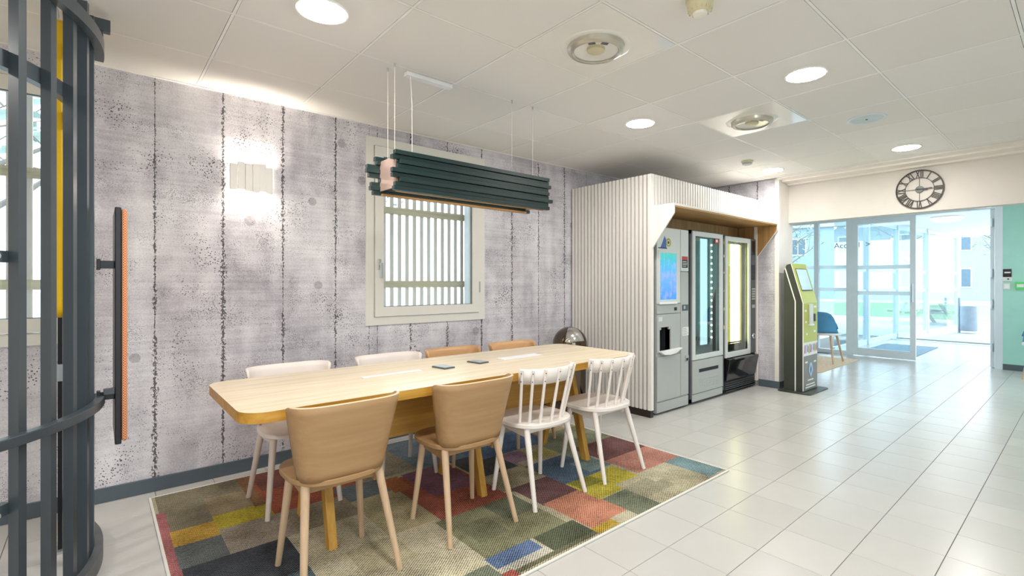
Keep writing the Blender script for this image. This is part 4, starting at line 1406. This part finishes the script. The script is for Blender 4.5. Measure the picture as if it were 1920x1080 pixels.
felt_chair('blue felt chair on pale wooden legs behind the kiosk', 8.75, 2.86, R(-90)).location.z = .008
felt_chair('chair at the right picture edge, one pale wooden leg showing', 9.30, .40, R(90))
lm = MB().prism(rrect(7.6, 9.36, 2.53, 3.75, .03), .0, .008, 'Z').build('peach_mat', 'mat')
tag(lm, 'thin peach-coloured mat under the blue felt chair', 'mat')
tp = thing('wall_thermostat', 'black and white control panel on the mint wall', 'control panel', (XD - .001, .822, 1.29))
MB().box(-.012, 0, -.045, .045, .06, .175).build('display', 'black', tp, bevel=.002)
MB().box(-.0125, -.012, -.035, .03, .115, .135).build('display_mark', 'offw', tp)
MB().box(-.012, 0, -.05, .05, -.0, .058).build('plate', 'offw', tp, bevel=.002)
MB().box(-.016, -.012, -.02, .0, .02, .04).build('button', 'mdark', tp)
sw = thing('light_switch', 'small white wall switch below the control panel', 'switch', (XD - .001, .83, 1.215))
MB().box(-.010, 0, -.038, .038, -.045, .045).build('plate', 'offw', sw, bevel=.003)
MB().box(-.014, -.010, -.022, .022, -.028, .028).build('rocker', 'film', sw, bevel=.002)
gp = thing('green_call_point', 'green emergency door release box on the mint wall', 'call point', (XD - .001, .685, 1.225))
MB().box(-.04, 0, -.05, .05, -.05, .05).build('box', 'greenled', gp, bevel=.004)
MB().box(-.043, -.04, -.035, .035, -.022, .022).build('window', 'offw', gp, bevel=.002)

# ------------------------------------------------------------------ outside
gr = MB().box(-40, 90, -60, 90, -.30, -.08).build('ground', 'paving')
gr['kind'] = 'structure'
lawn = MB().box(23.5, 40, -6, 15, -.12, -.065).build('lawn', 'grass')
tag(lawn, 'pale green lawn beyond the picnic table', 'lawn', kind='stuff')
pt_ = thing('picnic_table', 'weathered wooden picnic table with benches outside the entrance', 'picnic table', (20.6, 3.75, -.08), R(35))
for i in range(5):
    box('top_plank', 'picnic', pt_, -.9, .9, -.36 + i * .146, -.225 + i * .146, .70, .735)
for s in (-1, 1):
    for i in range(2):
        box('bench_plank', 'picnic', pt_, -.9, .9, s * .70 + i * .13 - .13, s * .70 + i * .13 - .005, .42, .455)
    box('cross_bar', 'picnic', pt_, s * .6 - .03, s * .6 + .03, -.8, .8, .35, .42)
    for q in (-1, 1):
        MB().beam((s * .6, q * .62, 0), (s * .6, q * .2, .70), .06, .1).build('leg', 'picnic', pt_)
ob = thing('litter_bin', 'grey cylindrical litter bin on a post outside the entrance', 'bin', (17.5, 2.2, -.08))
MB().lathe([(0, .06), (.17, .06), (.18, .10), (.18, .72), (.165, .72), (.16, .1)], n=28).build('body', 'bin', ob, smooth=True)
MB().rod((0, .20, 0), (0, .20, .95), .03, n=12).build('post', 'bin', ob, smooth=True)
MB().box(-.05, .05, .14, .22, .45, .5).build('bracket', 'bin', ob)


def house(label, x, y, w, d, h, mat, rz, floors, n):
    t = thing('house', label, 'building', (x, y, -.08), rz, 'houses across the street')
    box('walls', mat, t, -w / 2, w / 2, 0, d, 0, h)
    box('roof', 'mgrey', t, -w / 2 - .3, w / 2 + .3, -.3, d + .3, h, h + .35)
    for f in range(floors):
        for i in range(n):
            cx = -w / 2 + (i + .5) * w / n
            z = 1.0 + f * 2.8
            fr = box('window', 'film', t, cx - .65, cx + .65, -.05, 0, z, z + 1.5)
            box('pane', 'pane', fr, cx - .57, cx - .03, -.07, -.05, z + .08, z + 1.42)
            box('pane', 'pane', fr, cx + .03, cx + .57, -.07, -.05, z + .08, z + 1.42)
    return t


house('pale two-storey house seen through the entrance glazing', 48, 12, 22, 8, 6.2, 'fac', R(-75), 2, 6)
house('reddish house far left through the side glazing', 34, 24, 14, 8, 6.0, 'facd', R(-35), 2, 4)


def tree(label, x, y, h, r):
    t = thing('tree', label, 'tree', (x, y, -.065), random.random() * 6, 'trees outside')
    MB().rod((0, 0, 0), (.1, .05, h * .5), .16, .10, 10).rod((.1, .05, h * .5), (.0, .1, h * .85), .10, .03, 8).build('trunk', 'bark', t, smooth=True)
    br = MB()
    for i in range(12):
        a = i * 2.4
        e = Vector((r * .8 * cos(a), r * .8 * sin(a), h * (.58 + .035 * i)))
        br.rod((.05, .05, h * (.35 + .04 * i)), e, .045, .016, 6)
        for q in range(6):
            p = e * (.5 + .09 * q) + Vector((0, 0, h * .16 * (1 - q / 6)))
            br.rod(p, p + Vector((random.uniform(-.7, .7), random.uniform(-.7, .7), random.uniform(.1, .8))), .014, .005, 5)
    br.build('branches', 'bark', t)
    lf = MB()
    for i in range(90):
        a, b = random.random() * 6.283, random.random()
        rr = r * random.random() ** .45
        cz = h * .72 + (random.random() - .5) * h * .5 * math.sqrt(max(0, 1 - (rr / r) ** 2))
        cx, cy = rr * cos(a), rr * sin(a)
        s = .13 + .1 * random.random()
        Mx = Matrix.Translation((cx, cy, cz)) @ Matrix.Rotation(random.random() * 3, 4, 'X') @ Matrix.Rotation(random.random() * 3, 4, 'Z')
        lf.add([(-s, 0, 0), (0, -s * .6, .02), (s, 0, 0), (0, s * .6, .02)], [(0, 1, 2, 3)], Mx)
    tag(lf.build('foliage', 'leaf', t), kind='stuff')
    return t


for x, y, h, r, lab in ((30, 12, 5.5, 2.2, 'tree left of the picnic table beyond the glass'), (36, 7, 6.0, 2.4, 'tree straight behind the picnic table'), (31, 2.0, 4.6, 1.9, 'tree at the right behind the litter bin'),
                        (-1.5, 9.5, 5.5, 2.2, 'tree outside the window behind the steel bars'), (3.6, 11, 5.0, 2.0, 'tree outside the window behind the pendant lamp')):
    tree(lab, x, y, h, r)
